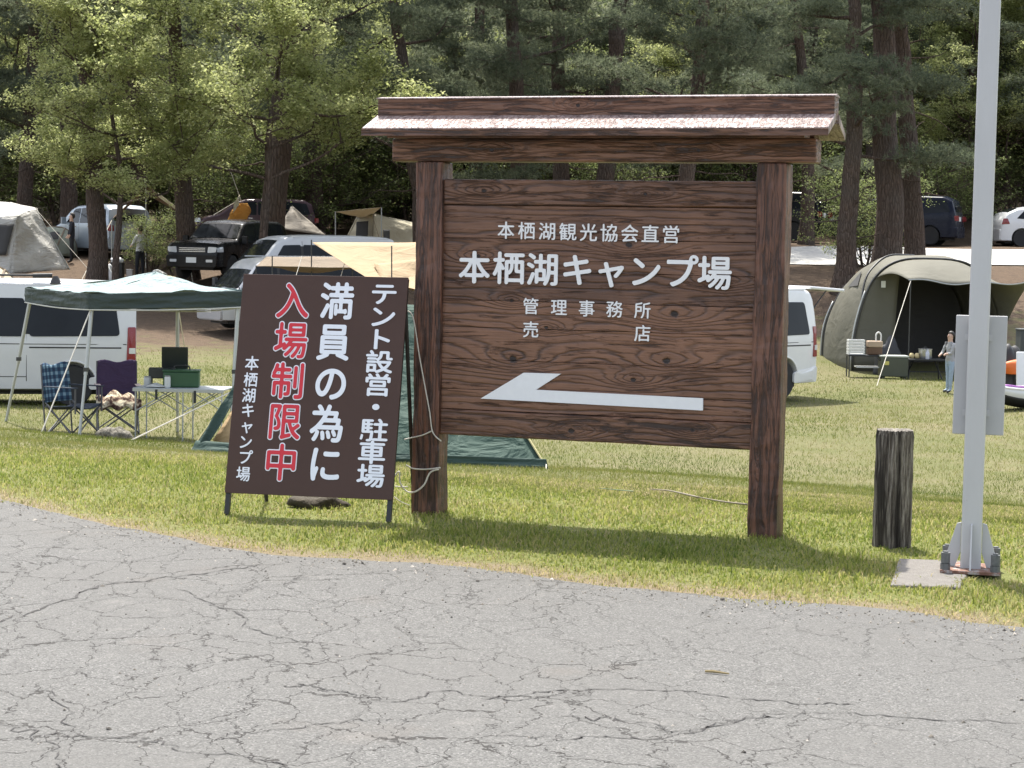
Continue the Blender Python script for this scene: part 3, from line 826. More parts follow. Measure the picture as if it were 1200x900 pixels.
C1 = col_items('テント設営・駐車場', [(450.6, 345.4), (448.8, 372), (445.5, 398.5), (445, 425), (443, 452), (441, 478), (439, 505), (436.4, 531), (435, 558.4)], 0.140, 0.121)
C2 = col_items('満員の為に', [(395.6, 354), (391.4, 402), (388.4, 450), (384, 497.4), (381.5, 545)], 0.172, 0.198)
C3 = col_items('入場制限中', [(344, 353.5), (341.6, 400), (338, 447.5), (334, 495), (330, 543)], 0.172, 0.196)
C4 = col_items('本栖湖キャンプ場', [(296, 426.4), (294.6, 445.7), (292.6, 464), (291.4, 481.6), (290.2, 500), (288.4, 518.5), (288.2, 536.5), (285.8, 556)], 0.072, 0.078)
lettering('character', C1, 0.020, NW, notice, bf, 0.003, 0.0105)
lettering('character', C2, 0.022, NW, notice, bf, 0.003, 0.0105)
lettering('character_outline', C3, 0.043, NW, notice, bf, 0.002, 0.0105)
lettering('character', C3, 0.014, NRED, notice, bf, 0.002, 0.0135)
lettering('character', C4, 0.013, NW, notice, bf, 0.003, 0.0105)

# ropes that tie the notice board to the post
ROPE = plain('cotton_rope', (0.62, 0.58, 0.50), 0.85, var=0.2, scale=60, bump=0.3, bscale=300)
def spline(pts, n=10):
    P = [Vector([float(q) for q in p]) for p in pts]; out = []
    for i in range(len(P) - 1):
        p0, p1, p2, p3 = P[max(i - 1, 0)], P[i], P[i + 1], P[min(i + 2, len(P) - 1)]
        for k in range(n):
            t = k / n
            out.append(0.5 * ((2 * p1) + (-p0 + p2) * t + (2 * p0 - 5 * p1 + 4 * p2 - p3) * t * t + (-p0 + 3 * p1 - 3 * p2 + p3) * t ** 3))
    out.append(P[-1]); return out
def sp(px, py, off): return on_plane(px, py, SL + SN * off, SN)
tie = empty('tie_rope', (float(SL[0]), float(SL[1]), 0), 0, 'thin off-white rope tying the notice board to the left signpost', 'rope')
def rope(path, r=0.004, parent=tie):
    o = Vector(parent.location)
    MB().tube([p - o for p in spline(path, 8)], r, 6).build('strand', ROPE, parent, smooth=True)
rope([sp(475, 364, 0.12), sp(484, 372, 0.12), sp(492, 420, 0.115), sp(503, 480, 0.105), sp(507, 506, 0.10), sp(517, 517, 0.10)])
rope([sp(474, 515, 0.12), sp(482, 513, 0.098), sp(495, 510, 0.096), sp(506, 505, 0.097)])
rope([sp(476, 545, 0.11), sp(484, 549, 0.098), sp(497, 550, 0.096), sp(509, 549, 0.096), sp(516, 548, 0.094)], 0.0045)
rope([sp(514, 550, 0.098), sp(504, 554, 0.10), sp(497, 568, 0.11), sp(487, 576, 0.12), sp(477, 576, 0.12), sp(469, 566, 0.12), sp(468, 553, 0.12), sp(463, 557, 0.12)], 0.005)
rope([sp(463, 570, 0.12), sp(470, 570.5, 0.12), sp(478, 570.5, 0.12)], 0.004)
rope([sp(462, 582, 0.12), sp(470, 588, 0.12), sp(480, 592, 0.10)], 0.003)

# ------------------------------------------------------------------ old timber bollard
def bollard():
    b = G(1044.5, 637)
    root = empty('timber_bollard', b, 0.35, 'weathered dark grey timber bollard stump standing in the grass', 'bollard')
    m = MB(); n = 72; nz = 26; vs_ = []
    rr = [0.0] * n; g = [random.random() for _ in range(n)]
    for k in range(nz + 1):
        z = -0.04 + (0.615 + 0.04) * k / nz
        for i in range(n):
            a = 2 * math.pi * i / n
            r = 0.101 + 0.004 * math.sin(2 * a + 1) + 0.003 * math.sin(5 * a)
            r -= 0.007 * (g[i] > 0.55) * (0.4 + g[(i * 7) % n]) + 0.0018 * math.sin(z * 30 + g[i] * 20)
            if k == nz: r *= 0.955
            r += 0.004 * (1 - z / 0.6)
            zz = z + (0.008 * (g[(i * 3) % n] - 0.5) if k >= nz - 1 else 0)
            vs_.append((r * math.cos(a), r * math.sin(a), zz))
    fs = [(k * n + i, k * n + (i + 1) % n, (k + 1) * n + (i + 1) % n, (k + 1) * n + i) for k in range(nz) for i in range(n)]
    t = NT('rotting_timber'); v = t.obj()
    s1 = t.noise(t.scl(v, (105, 105, 4.0)), 1.0, 6, 0.75); s2 = t.noise(t.scl(v, (12, 12, 1.2)), 1.0, 4, 0.6)
    c = t.ramp(s1, [(0.33, (0.010, 0.008, 0.007)), (0.44, (0.07, 0.058, 0.047)), (0.54, (0.20, 0.175, 0.145)), (0.68, (0.42, 0.385, 0.33))])
    c = t.mix(t.ramp(s2, [(0.41, 0.92), (0.52, 0.0)]), c, (0.022, 0.018, 0.015))
    mt = t.done(t.bsdf(c, 0.9, 0, t.bump(s1, 0.9, 0.012), 0.2))
    m.add(vs_, fs).build('stump', mt, root)
    t = NT('end_grain'); v = t.obj()
    c = t.ramp(t.noise(v, 45, 5, 0.7), [(0.35, (0.07, 0.06, 0.05)), (0.6, (0.24, 0.215, 0.18))])
    me = t.done(t.bsdf(c, 0.9, 0, t.bump(t.noise(v, 70, 4), 0.8, 0.01)))
    top = MB(); top.v = [(0, 0, 0.612)] + [tuple(q) for q in vs_[nz * n:]]
    top.f = [(0, 1 + i, 1 + (i + 1) % n) for i in range(n)]
    top.build('top', me, root)
bollard()

# ------------------------------------------------------------------ steel pole with sign plate, base and concrete pad
def pole():
    b = G(1137, 671)
    yaw = math.radians(-14)
    root = empty('steel_pole', (b[0], b[1], -0.017), yaw, 'tall pale grey square steel pole bolted to a rusty base plate', 'pole')
    t = NT('pale_pole_paint'); v = t.obj()
    n1 = t.noise(t.scl(v, (6, 6, 1.2)), 1.2, 5, 0.6); n2 = t.noise(v, 25, 5, 0.7)
    c = t.mix(n1, (0.41, 0.41, 0.41), (0.53, 0.53, 0.535))
    c = t.mix(t.ramp(n2, [(0.66, 0.0), (0.8, 0.5)]), c, (0.24, 0.22, 0.20))
    PP = t.done(t.bsdf(c, 0.42, 0, t.bump(n2, 0.08, 0.01), 0.5))
    t = NT('rusted_plate'); v = t.obj()
    n2 = t.noise(v, 22, 6, 0.7)
    RUST = t.done(t.bsdf(t.ramp(n2, [(0.3, (0.11, 0.055, 0.038)), (0.5, (0.19, 0.095, 0.065)), (0.6, (0.34, 0.31, 0.29))]), 0.85, 0, t.bump(n2, 0.5, 0.01)))
    MB().box((0, 0, 2.5), (0.098, 0.098, 4.94)).build('shaft', PP, root, bevel=0.010)
    MB().box((0, 0, 0.037), (0.285, 0.285, 0.016)).build('base_plate', RUST, root, bevel=0.003)
    for a in range(4):
        R = Matrix.Rotation(a * math.pi / 2, 3, 'Z')
        m = MB(); m.prism([(0.0505, 0.265), (0.072, 0.258), (0.135, 0.046), (0.075, 0.046), (0.0505, 0.12)], 'y', -0.004, 0.004)
        m.v = [tuple(R @ Vector(q)) for q in m.v]
        m.build('gusset', PP, root, bevel=0.001)
    for sx in (-1, 1):
        for sy in (-1, 1):
            m = MB(); c = (sx * 0.118, sy * 0.118, 0)
            m.lathe([(0.013, 0.04), (0.013, 0.135)], c, 10)
            m.lathe([(0.024, 0.0455), (0.024, 0.075)], c, 6)
            m.lathe([(0.022, 0.078), (0.022, 0.128)], c, 12)
            m.build('anchor_bolt', plain('grey_bolt', (0.13, 0.135, 0.135), 0.6, 0.4, var=0.4, scale=60), root)
    # sign plate seen from behind, clamped to the far side
    m = MB(); m.box((0.012, 0.066, 0.985), (0.245, 0.022, 0.585)); m.build('sign_plate', plain('plate_back', (0.42, 0.42, 0.425), 0.5, 0.0, var=0.12, scale=8), root, bevel=0.004)
    MB().box((0.012, 0.0775, 0.985), (0.225, 0.002, 0.565)).build('sign_face', plain('plate_face', (0.75, 0.76, 0.78), 0.4), root)
    for z in (0.80, 1.17):
        MB().box((0.0, 0.052, z), (0.13, 0.010, 0.03)).build('clamp', PP, root)
    # pad
    m = MB()
    p = [G(*q)[:2] for q in ((1043, 688), (1053, 657), (1142, 660), (1125, 691))]
    m.prism([(q[0], q[1]) for q in p], 'z', -0.04, 0.012)
    t = NT('rough_concrete'); v = t.pos()
    n3 = t.noise(v, 14, 6, 0.7); n4 = t.noise(v, 120, 3, 0.7)
    c = t.mix(n3, (0.12, 0.11, 0.10), (0.25, 0.236, 0.215)); c = t.mix(t.ramp(n4, [(0.35, 0.6), (0.5, 0.0)]), c, (0.14, 0.125, 0.11))
    o = m.build('concrete_pad', t.done(t.bsdf(c, 0.95, 0, t.bump(n4, 0.8, 0.01), 0.2)), bevel=0.01)
    tag(o, 'low rough concrete pad in the grass under the steel pole', 'pad')
pole()

# fallen sticks and pebbles
STICK = plain('bleached_stick', (0.20, 0.175, 0.13), 0.9, var=0.3, scale=30)
def stick(pix, label, r=0.006, mat=STICK, z=0.03):
    P = [ground_at(*q) for q in pix]
    o0 = P[0]; root = empty('fallen_stick', o0, 0, label, 'stick', 'sticks lying in the grass')
    pts = spline([Vector(p - o0) + Vector((0, 0, z + random.uniform(0, 0.012))) for p in P], 6)
    MB().tube(pts, [r * (1 - 0.55 * k / len(pts)) for k in range(len(pts))], 6).build('stem', mat, root, smooth=True)
    return root
s_ = stick([(875, 597), (850, 594), (828, 590), (812, 589)], 'thin dry stick in the grass touching the right signpost', 0.007)
stick([(818, 589), (800, 585), (782, 581), (763, 579)], 'pale bent stick in the grass left of the right signpost', 0.008)
stick([(742, 581), (720, 579), (702, 579)], 'short greenish twig in the grass behind the middle of the signboard', 0.004, plain('green_twig', (0.16, 0.22, 0.13), 0.8))
b = G(826, 791); tw = empty('road_twig', b, 0, 'small brown twig lying alone on the asphalt', 'twig')
MB().tube([(0, 0, 0.014), (0.03, -0.004, 0.015), (0.085, -0.03, 0.013)], [0.005, 0.006, 0.003], 6).build('stem', plain('brown_twig', (0.22, 0.17, 0.08), 0.85), tw)
# ------------------------------------------------------------------ trees
def leaf_mat(name, stops, trans=0.45, rough=0.6):
    t = NT(name)
    a = t.new('Attribute', attribute_name='tint')
    c = t.ramp(a.outputs['Fac'], stops)
    d = t.bsdf(c, rough, 0, None, 0.3)
    tr = t.new('BsdfTranslucent'); t.L(c, tr.inputs['Color'])
    mx = t.new('MixShader'); mx.inputs[0].default_value = trans
    t.L(d, mx.inputs[1]); t.L(tr.outputs[0], mx.inputs[2])
    return t.done(mx.outputs[0])
NEEDLE = leaf_mat('pine_needles', [(0, (0.085, 0.105, 0.070)), (0.5, (0.145, 0.172, 0.105)), (1, (0.23, 0.25, 0.15))], 0.5)
LEAF_PALE = leaf_mat('pale_spring_leaf', [(0, (0.20, 0.235, 0.08)), (0.5, (0.34, 0.375, 0.145)), (1, (0.50, 0.52, 0.26))], 0.58)
LEAF_GREEN = leaf_mat('fresh_green_leaf', [(0, (0.085, 0.12, 0.038)), (0.5, (0.165, 0.205, 0.068)), (1, (0.30, 0.335, 0.13))], 0.5)
LEAF_FAR = leaf_mat('far_leaf', [(0, (0.07, 0.095, 0.04)), (0.5, (0.15, 0.18, 0.065)), (0.85, (0.30, 0.32, 0.12)), (1, (0.45, 0.43, 0.18))], 0.5)
def bark(name, a, b, c):
    t = NT(name); v = t.obj()
    n1 = t.noise(t.scl(v, (1, 1, 0.16)), 22.0, 6, 0.7, 0.5); n2 = t.noise(v, 1.1, 3)
    vo = t.new('TexVoronoi', feature='DISTANCE_TO_EDGE', i_Scale=15.0); t.L(t.scl(v, (1, 1, 0.22)), vo.inputs['Vector'])
    col = t.mix(t.ramp(n1, [(0.35, 0.0), (0.65, 1.0)]), a, b); col = t.mix(t.ramp(n2, [(0.4, 0.0), (0.65, 0.8)]), col, c)
    col = t.mix(t.ramp(vo.outputs['Distance'], [(0.0, 0.45), (0.10, 0.0)]), col, tuple(q * 0.3 for q in a))
    h = t.math('ADD', n1, t.math('MINIMUM', t.math('MULTIPLY', vo.outputs['Distance'], 4.0), 1.0))
    return t.done(t.bsdf(col, 0.95, 0, t.bump(h, 0.9, 0.05), 0.15))
BARK_RED = bark('red_pine_bark', (0.085, 0.050, 0.040), (0.175, 0.105, 0.080), (0.12, 0.095, 0.080))
BARK_DARK = bark('dark_bark', (0.085, 0.060, 0.048), (0.17, 0.125, 0.10), (0.12, 0.10, 0.085))

def rvec(r, n):
    v = r.normal(0, 1, (n, 3)); return v / (np.linalg.norm(v, axis=1)[:, None] + 1e-9)
def needles(r, cen, nrm, per, ln, wd, tint):
    """a tuft of `per` thin needles round each centre, opened upward/outward"""
    n = len(cen) * per
    c = np.repeat(cen, per, 0); d = rvec(r, n) * 0.85 + np.repeat(nrm, per, 0) * 0.75
    d /= np.linalg.norm(d, axis=1)[:, None]
    s = np.cross(d, rvec(r, n)); s /= np.linalg.norm(s, axis=1)[:, None] + 1e-9
    L = ln * r.uniform(0.6, 1.2, n)[:, None]
    V = np.stack([c - s * wd / 2, c + s * wd / 2, c + d * L], 1).reshape(-1, 3)
    T = np.repeat(np.clip(np.repeat(tint, per) + r.normal(0, 0.14, n), 0, 1), 3)
    return V, np.arange(n)[:, None] * 3 + np.array([[0, 1, 2]]), T
def leaves(r, cen, size, tint, flat=0.55, aspect=0.6):
    n = len(cen)
    nr = rvec(r, n); nr[:, 2] = np.abs(nr[:, 2]) + flat; nr /= np.linalg.norm(nr, axis=1)[:, None]
    u = np.cross(nr, rvec(r, n)); u /= np.linalg.norm(u, axis=1)[:, None] + 1e-9
    w = np.cross(nr, u)
    L = (size * r.uniform(0.6, 1.3, n))[:, None]
    V = np.stack([cen - u * L * 0.5, cen + w * L * aspect * 0.5, cen + u * L * 0.5, cen - w * L * aspect * 0.5], 1).reshape(-1, 3)
    return V, np.arange(n)[:, None] * 4 + np.array([[0, 1, 2, 3]]), np.repeat(np.clip(tint, 0, 1), 4)
def limb_path(r, p, d, L, n, wob, droop=0.0, rise=0.0):
    P = [np.array(p, float)]; d = np.array(d, float)
    for k in range(n):
        d = d + r.normal(0, wob, 3) + np.array([0, 0, rise * k / n - droop * (1 - k / n)])
        d /= np.linalg.norm(d); P.append(P[-1] + d * L / n)
    return P
def make_pine(seed, hgt=17.0, r0=0.32, bend=0.5, first=3.8, spread=3.6, fork=False, dens=1.0, nlimb=30):
    """red pine: bare curving trunk, sinuous limbs, flat feathery pads -> trunk mesh, crown mesh (base at origin)"""
    r = np.random.default_rng(seed); m = MB()
    ph = r.uniform(0, 6.28); T = []
    nseg = 16
    for k in range(nseg + 1):
        f = k / nseg
        T.append(np.array([bend * math.sin(f * 3.0 + ph) - bend * math.sin(ph) + r.normal(0, 0.05) * (k > 0), bend * 0.7 * (math.cos(f * 2.4 + ph * 1.7) - math.cos(ph * 1.7)), f * hgt - (0.25 if k == 0 else 0)]))
    rad = [r0 * (1.0 - 0.72 * (k / nseg)) * (1.32 if k == 0 else 1.0) for k in range(nseg + 1)]
    m.tube(spline(T, 3), np.interp(np.linspace(0, nseg, nseg * 3 + 1), np.arange(nseg + 1), rad).tolist(), 12)
    if fork:
        k0 = int(nseg * 0.42); P = limb_path(r, T[k0], (0.38, 0.1, 1.0), hgt * 0.45, 8, 0.06, rise=0.2)
        m.tube(spline(P, 3), np.linspace(rad[k0] * 0.72, 0.06, 25).tolist(), 10)
    pads = []
    for i in range(9):                       # dead lower branches
        z = r.uniform(1.6, first + 1.5); f = z / hgt * nseg; k = int(f); az = r.uniform(0, 6.28)
        P = limb_path(r, T[k] + (T[k + 1] - T[k]) * (f - k), (math.cos(az), math.sin(az), r.uniform(-0.2, 0.3)), r.uniform(0.6, 2.2), 5, 0.2, 0.02, 0.05)
        m.tube(P, np.linspace(0.03, 0.008, 6).tolist(), 5)
        Q = limb_path(r, P[3], r.normal(0, 1, 3), r.uniform(0.3, 0.8), 3, 0.2); m.tube(Q, [0.012, 0.010, 0.008, 0.005], 4, False)
    for i in range(nlimb):
        z = first + (hgt - first) * (i / nlimb) ** 1.15 + r.uniform(-0.2, 0.2)
        f = min(z / hgt, 0.99) * nseg; k = int(f); base = T[k] + (T[k + 1] - T[k]) * (f - k)
        az = i * 2.4 + r.uniform(-0.5, 0.5)
        L = spread * (1.0 - 0.55 * max(0, (z - first) / (hgt - first))) * r.uniform(0.65, 1.15)
        rb = min(0.075, rad[min(k, nseg)] * 0.42) * r.uniform(0.6, 1.0)
        P = limb_path(r, base, (math.cos(az), math.sin(az), r.uniform(-0.05, 0.35)), L, 7, 0.16, 0.03, 0.10)
        m.tube(spline(P, 2), np.linspace(rb, 0.012, 15).tolist(), 6)
        for j in range(2, 8):
            for _ in range(2 if j > 2 else 1):
                d = P[j] - P[j - 1]; d /= np.linalg.norm(d)
                side = np.cross(d, (0, 0, 1)) * r.choice([-1, 1]) + d * 0.5 + r.normal(0, 0.25, 3)
                Q = limb_path(r, P[j], side, r.uniform(0.5, 1.25), 3, 0.18, 0.0, 0.12)
                m.tube(Q, [0.018, 0.014, 0.010, 0.006], 4, False)
                pads.append((Q[-1], r.uniform(0.45, 0.85)))
                pads.append(((Q[1] + Q[2]) / 2, r.uniform(0.35, 0.65)))
        pads.append((P[-1], r.uniform(0.5, 0.8)))
    C, Nn, Tn = [], [], []
    for c, R in pads:
        n = int(26 * dens * (R / 0.6) ** 2) + 5
        q = rvec(r, n) * (r.random(n) ** 0.45)[:, None] * np.array([R, R, R * 0.33])
        C.append(c + q + np.array([0, 0, 0.08])); nn = q.copy(); nn[:, 2] += 0.35 * R
        Nn.append(nn / (np.linalg.norm(nn, axis=1)[:, None] + 1e-9))
        Tn.append(np.full(n, r.uniform(0.2, 0.75)) + q[:, 2] / R * 0.2)
    C = np.vstack(C); V, Fc, Tt = needles(r, C, np.vstack(Nn), 9, 0.17, 0.022, np.concatenate(Tn))
    trunk = bpy.data.meshes.new('pine_trunk'); trunk.from_pydata(m.v, [], m.f); trunk.polygons.foreach_set('use_smooth', [True] * len(trunk.polygons))
    return trunk, np_mesh('pine_crown', V, Fc, False, {'tint': Tt})
def make_leafy(seed, hgt=9.0, r0=0.16, spread=4.0, first=1.6, nleaf=30000, size=0.085, stems=1, cl=0.55, trunk_h=None):
    """broadleaf tree: forking limbs with loose layers of small leaves"""
    r = np.random.default_rng(seed); m = MB(); tips = []
    def grow(p, d, L, rad, lev):
        n = 4; P = limb_path(r, p, d, L, n, 0.13, 0.0, 0.10)
        m.tube(spline(P, 2), np.linspace(rad, rad * 0.55, n * 2 + 1).tolist(), 7 if lev < 2 else 4, False)
        if lev >= 2:
            for q in P[1:]: tips.append((q, L * 0.42, lev))
        if lev >= 4 or L < 0.45:
            tips.append((P[-1], 0.4, lev)); return
        kids = r.integers(3, 5)
        for i in range(kids):
            f = r.uniform(0.35, 1.0) if i else 1.0
            k = min(int(f * n), n - 1); q = P[k] + (P[k + 1] - P[k]) * (f * n - k)
            dd = (P[k + 1] - P[k]); dd /= np.linalg.norm(dd)
            a = rvec(r, 1)[0]; a[2] = abs(a[2]) * 0.5
            nd = dd * 0.65 + a * 0.85; nd[2] *= 0.75
            grow(q, nd / np.linalg.norm(nd), L * r.uniform(0.55, 0.78), rad * 0.5, lev + 1)
    for s in range(stems):
        a = r.uniform(0, 6.28)
        base = np.array([0.15 * math.cos(a), 0.15 * math.sin(a), -0.15]) * (stems > 1) + np.array([0, 0, -0.1])
        lead = limb_path(r, base, (0.25 * math.cos(a) * (stems > 1), 0.25 * math.sin(a) * (stems > 1), 1), hgt * 0.86, 12, 0.06)
        m.tube(spline(lead, 2), np.linspace(r0, r0 * 0.22, 25).tolist(), 10, False)
        for i in range(15 if stems == 1 else 9):
            z = first + (hgt * 0.86 - first) * (i / (15 if stems == 1 else 9))
            k = min(int(z / (hgt * 0.86) * 12), 11); az = i * 2.4 + r.uniform(-0.5, 0.5)
            sp_ = spread * (0.6 + 0.4 * math.sin(math.pi * min(1, 0.25 + 0.75 * (z / hgt))))
            grow(lead[k], np.array([math.cos(az), math.sin(az), r.uniform(0.15, 0.7)]), sp_ * r.uniform(0.42, 0.62), r0 * 0.38, 1)
    w = np.array([t[1] for t in tips]); idx = r.choice(len(tips), nleaf, p=w / w.sum())
    c0 = np.array([t[0] for t in tips])[idx]; R = np.array([min(t[1], cl) for t in tips])[idx]
    C = c0 + rvec(r, nleaf) * (r.random(nleaf) ** 0.5 * R)[:, None] * np.array([1, 1, 0.5])
    clump = r.uniform(0.2, 0.85, len(tips))[idx]
    V, Fc, T = leaves(r, C, np.full(nleaf, size), clump + r.normal(0, 0.15, nleaf))
    trunk = bpy.data.meshes.new('leafy_trunk'); trunk.from_pydata(m.v, [], m.f); trunk.polygons.foreach_set('use_smooth', [True] * len(trunk.polygons))
    return trunk, np_mesh('leafy_crown', V, Fc, False, {'tint': T})

def plant_tree(name, meshes, loc, rz, sc, bark_m, leaf_m, label, cat='tree', group=None, tilt=0.0, only_trunk=False):
    root = empty(name, loc, rz, label, cat, group)
    root.scale = (sc, sc, sc); root.rotation_euler = (tilt, 0, rz)
    t = link('trunk', meshes[0], bark_m, root)
    c = link('crown', meshes[1], leaf_m, root)
    return root
PINES = [make_pine(11, 15, 0.33, 0.55, 4.2, 3.6, nlimb=20), make_pine(12, 14, 0.29, 0.8, 3.4, 3.8, nlimb=20), make_pine(13, 15, 0.34, 0.35, 4.8, 3.3, nlimb=18), make_pine(14, 16, 0.36, 0.3, 9.5, 3.4, True, nlimb=14),
         make_pine(15, 15, 0.33, 0.7, 8.5, 2.3, dens=0.6, nlimb=9)]
LEAFY = [make_leafy(21, 10.0, 0.12, 4.2, 3.2, 72000, 0.095), make_leafy(22, 8.0, 0.12, 3.6, 0.9, 26000, 0.10, 3), make_leafy(23, 4.2, 0.06, 2.3, 0.4, 12000, 0.085, 4)]
def pine(px, Y, var, rz, sc, label, group=None, tilt=0.0, barkm=None):
    p = at_base(px, Y)
    return plant_tree('pine_tree', PINES[var], p, rz, sc, barkm or BARK_RED, NEEDLE, label, 'pine tree', group, tilt)
def leafy(px, Y, var, rz, sc, leafm, label, cat='tree', group=None, barkm=None):
    p = at_base(px, Y)
    return plant_tree('broadleaf_tree' if cat == 'tree' else 'leafy_bush', LEAFY[var], p, rz, sc, barkm or BARK_DARK, leafm, label, cat, group)
# pines one can tell apart
pine(985, 52.5, 0, 0.3, 0.86, 'thick pine trunk directly behind the left end of the olive dome tent', barkm=BARK_DARK)
pine(1037, 53.5, 3, 2.2, 1.12, 'stoutest forked pine rising behind the top of the olive dome tent', barkm=BARK_DARK)
pine(1071, 54.5, 4, 4.0, 0.95, 'slimmer pine close beside the stout forked pine behind the olive tent', barkm=BARK_DARK)
pine(944, 68.0, 1, 1.0, 0.9, 'thin pine seen just right of the signboard roof beside the campsite road', barkm=BARK_DARK)
pine(1118, 82.0, 2, 5.2, 1.1, 'dark pine standing on the bank between the navy car and the white car', barkm=BARK_DARK)
pine(492, 64.0, 1, 0.0, 1.0, 'leaning reddish pine trunk above the left end of the signboard roof')
pine(614, 66.0, 2, 2.8, 1.0, 'straight reddish pine with long limbs above the signboard roof')
pine(662, 72.0, 0, 4.4, 1.05, 'dark pine trunk just right of the straight pine above the signboard roof')
pine(800, 62.0, 1, 2.2, 1.0, 'bushy dark pine behind the right half of the signboard roof')
pine(706, 70.0, 3, 0.6, 1.0, 'broad pine behind the middle of the signboard')
pine(112, 59.0, 4, 3.6, 0.92, 'dark leaning pine trunk in front of the parked light blue minivan', barkm=BARK_DARK)
pine(222, 61.0, 4, 5.0, 0.98, 'upright pine trunk behind the black off-road car', barkm=BARK_DARK)
pine(318, 65.0, 4, 1.2, 1.35, 'massive dark pine trunk beside the hanging orange tarp', barkm=BARK_DARK)
pine(76, 74.0, 4, 3.0, 1.05, 'dark pine trunk right behind the white lodge tent', barkm=BARK_DARK)
pine(26, 73.0, 0, 2.0, 0.95, 'pine with low feathery boughs at the far left edge', barkm=BARK_RED)
pine(-75, 70.0, 1, 5.6, 1.0, 'pine reaching in with its boughs from beyond the left edge')
pine(1255, 76.0, 0, 1.9, 1.0, 'pine reaching in from beyond the right edge above the white car')
# broadleaf trees and bushes
leafy(300, 58.3, 0, 0.4, 1.22, LEAF_PALE, 'large pale green broadleaf tree spreading above the two silver vans')
leafy(135, 57.5, 0, 2.6, 0.95, LEAF_PALE, 'pale green broadleaf tree left of the large one, over the camp shelter')
leafy(385, 84.0, 1, 1.2, 1.1, LEAF_GREEN, 'green broadleaf tree behind the cream tent')
leafy(470, 88.0, 1, 3.1, 1.0, LEAF_GREEN, 'green broadleaf tree between the cream tent and the signboard post')
leafy(176, 61.8, 2, 0.0, 0.55, LEAF_GREEN, 'small leafy bush in front of the camp shelter', 'bush')
leafy(1120, 78.0, 0, 0.9, 1.0, LEAF_GREEN, 'fresh green broadleaf tree left of the steel pole above the navy car')
leafy(1225, 79.0, 0, 3.7, 1.05, LEAF_GREEN, 'fresh green broadleaf tree right of the steel pole above the white car')
leafy(1050, 86.0, 1, 2.0, 1.1, LEAF_PALE, 'yellow-green tree deep between the pine trunks on the right')
leafy(1012, 57.0, 2, 2.0, 0.75, LEAF_GREEN, 'low leafy saplings growing between the pine trunks behind the olive tent', 'bush')
leafy(1105, 73.8, 2, 4.4, 0.9, LEAF_GREEN, 'leafy bush beside the rear of the navy car', 'bush')
# anonymous rows of the wood behind
r_ = np.random.default_rng(99)
k_ = 0
for Y, step, jit in ((79, 7.6, 2.0), (89, 6.6, 2.2), (100, 6.0, 2.2)):
    half = Y * 0.30
    x = -half + r_.uniform(0, 2)
    while x < half:
        yy = Y + r_.uniform(-3, 3); xx = x + r_.uniform(-jit, jit)
        if not (xx > 5 and yy < 75):
            plant_tree('pine_tree', PINES[int(r_.integers(0, 4))], (xx, yy, Hf(xx, yy)), r_.uniform(0, 6.28), r_.uniform(0.9, 1.25), BARK_DARK if r_.random() < 0.6 else BARK_RED, NEEDLE,
                       'one of the crowded dark pine trunks deep in the wood behind the campsite', 'pine tree', 'pines deep in the wood')
        x += step
for Y, step in ((82, 8.0), (92, 7.0)):
    half = Y * 0.29; x = -half + 1.0
    while x < half:
        yy = Y + r_.uniform(-3, 3); xx = x + r_.uniform(-2, 2)
        v_ = int(r_.integers(0, 2))
        plant_tree('broadleaf_tree', LEAFY[v_], (xx, yy, Hf(xx, yy)), r_.uniform(0, 6.28), r_.uniform(0.75, 1.15), BARK_DARK, LEAF_PALE if r_.random() < 0.5 else LEAF_GREEN,
                   'one of the light green trees filling the gaps deep in the wood', 'tree', 'broadleaf trees deep in the wood')
        x += step
for i in range(46):
    yy = r_.uniform(80, 98) if i < 24 else r_.uniform(77, 84); xx = r_.uniform(-0.28, 0.28) * yy if i < 24 else (-0.28 + 0.0255 * (i - 24)) * yy
    plant_tree('leafy_bush', LEAFY[2], (xx, yy, Hf(xx, yy)), r_.uniform(0, 6.28), r_.uniform(0.9, 1.6), BARK_DARK, LEAF_PALE if r_.random() < 0.4 else LEAF_GREEN,
               'one of the low leafy bushes covering the floor of the wood', 'bush', 'bushes on the floor of the wood')
def far_wood():
    r = np.random.default_rng(5); C, S, T = [], [], []
    for i in range(620):
        y = r.uniform(104, 150); x = r.uniform(-0.31, 0.31) * y; z0 = Hf(x, y)
        hgt = r.uniform(4, 15); R = r.uniform(1.3, 3.0); n = 420
        q = rvec(r, n) * (r.random(n) ** 0.4)[:, None] * np.array([R, R, R * r.uniform(0.6, 1.1)])
        C.append(q + np.array([x, y, z0 + hgt * r.uniform(0.15, 1.0)])); T.append(np.full(n, r.uniform(0.1, 0.9)) + r.normal(0, 0.15, n)); S.append(np.full(n, r.uniform(0.22, 0.4)))
    C = np.vstack(C); V, Fc, Tt = leaves(r, C, np.concatenate(S), np.concatenate(T))
    tag(link('far_wood', np_mesh('far_wood', V, Fc, False, {'tint': Tt}), LEAF_FAR), 'mass of mixed green foliage on the hillside at the very back', 'wood', kind='stuff')
far_wood()
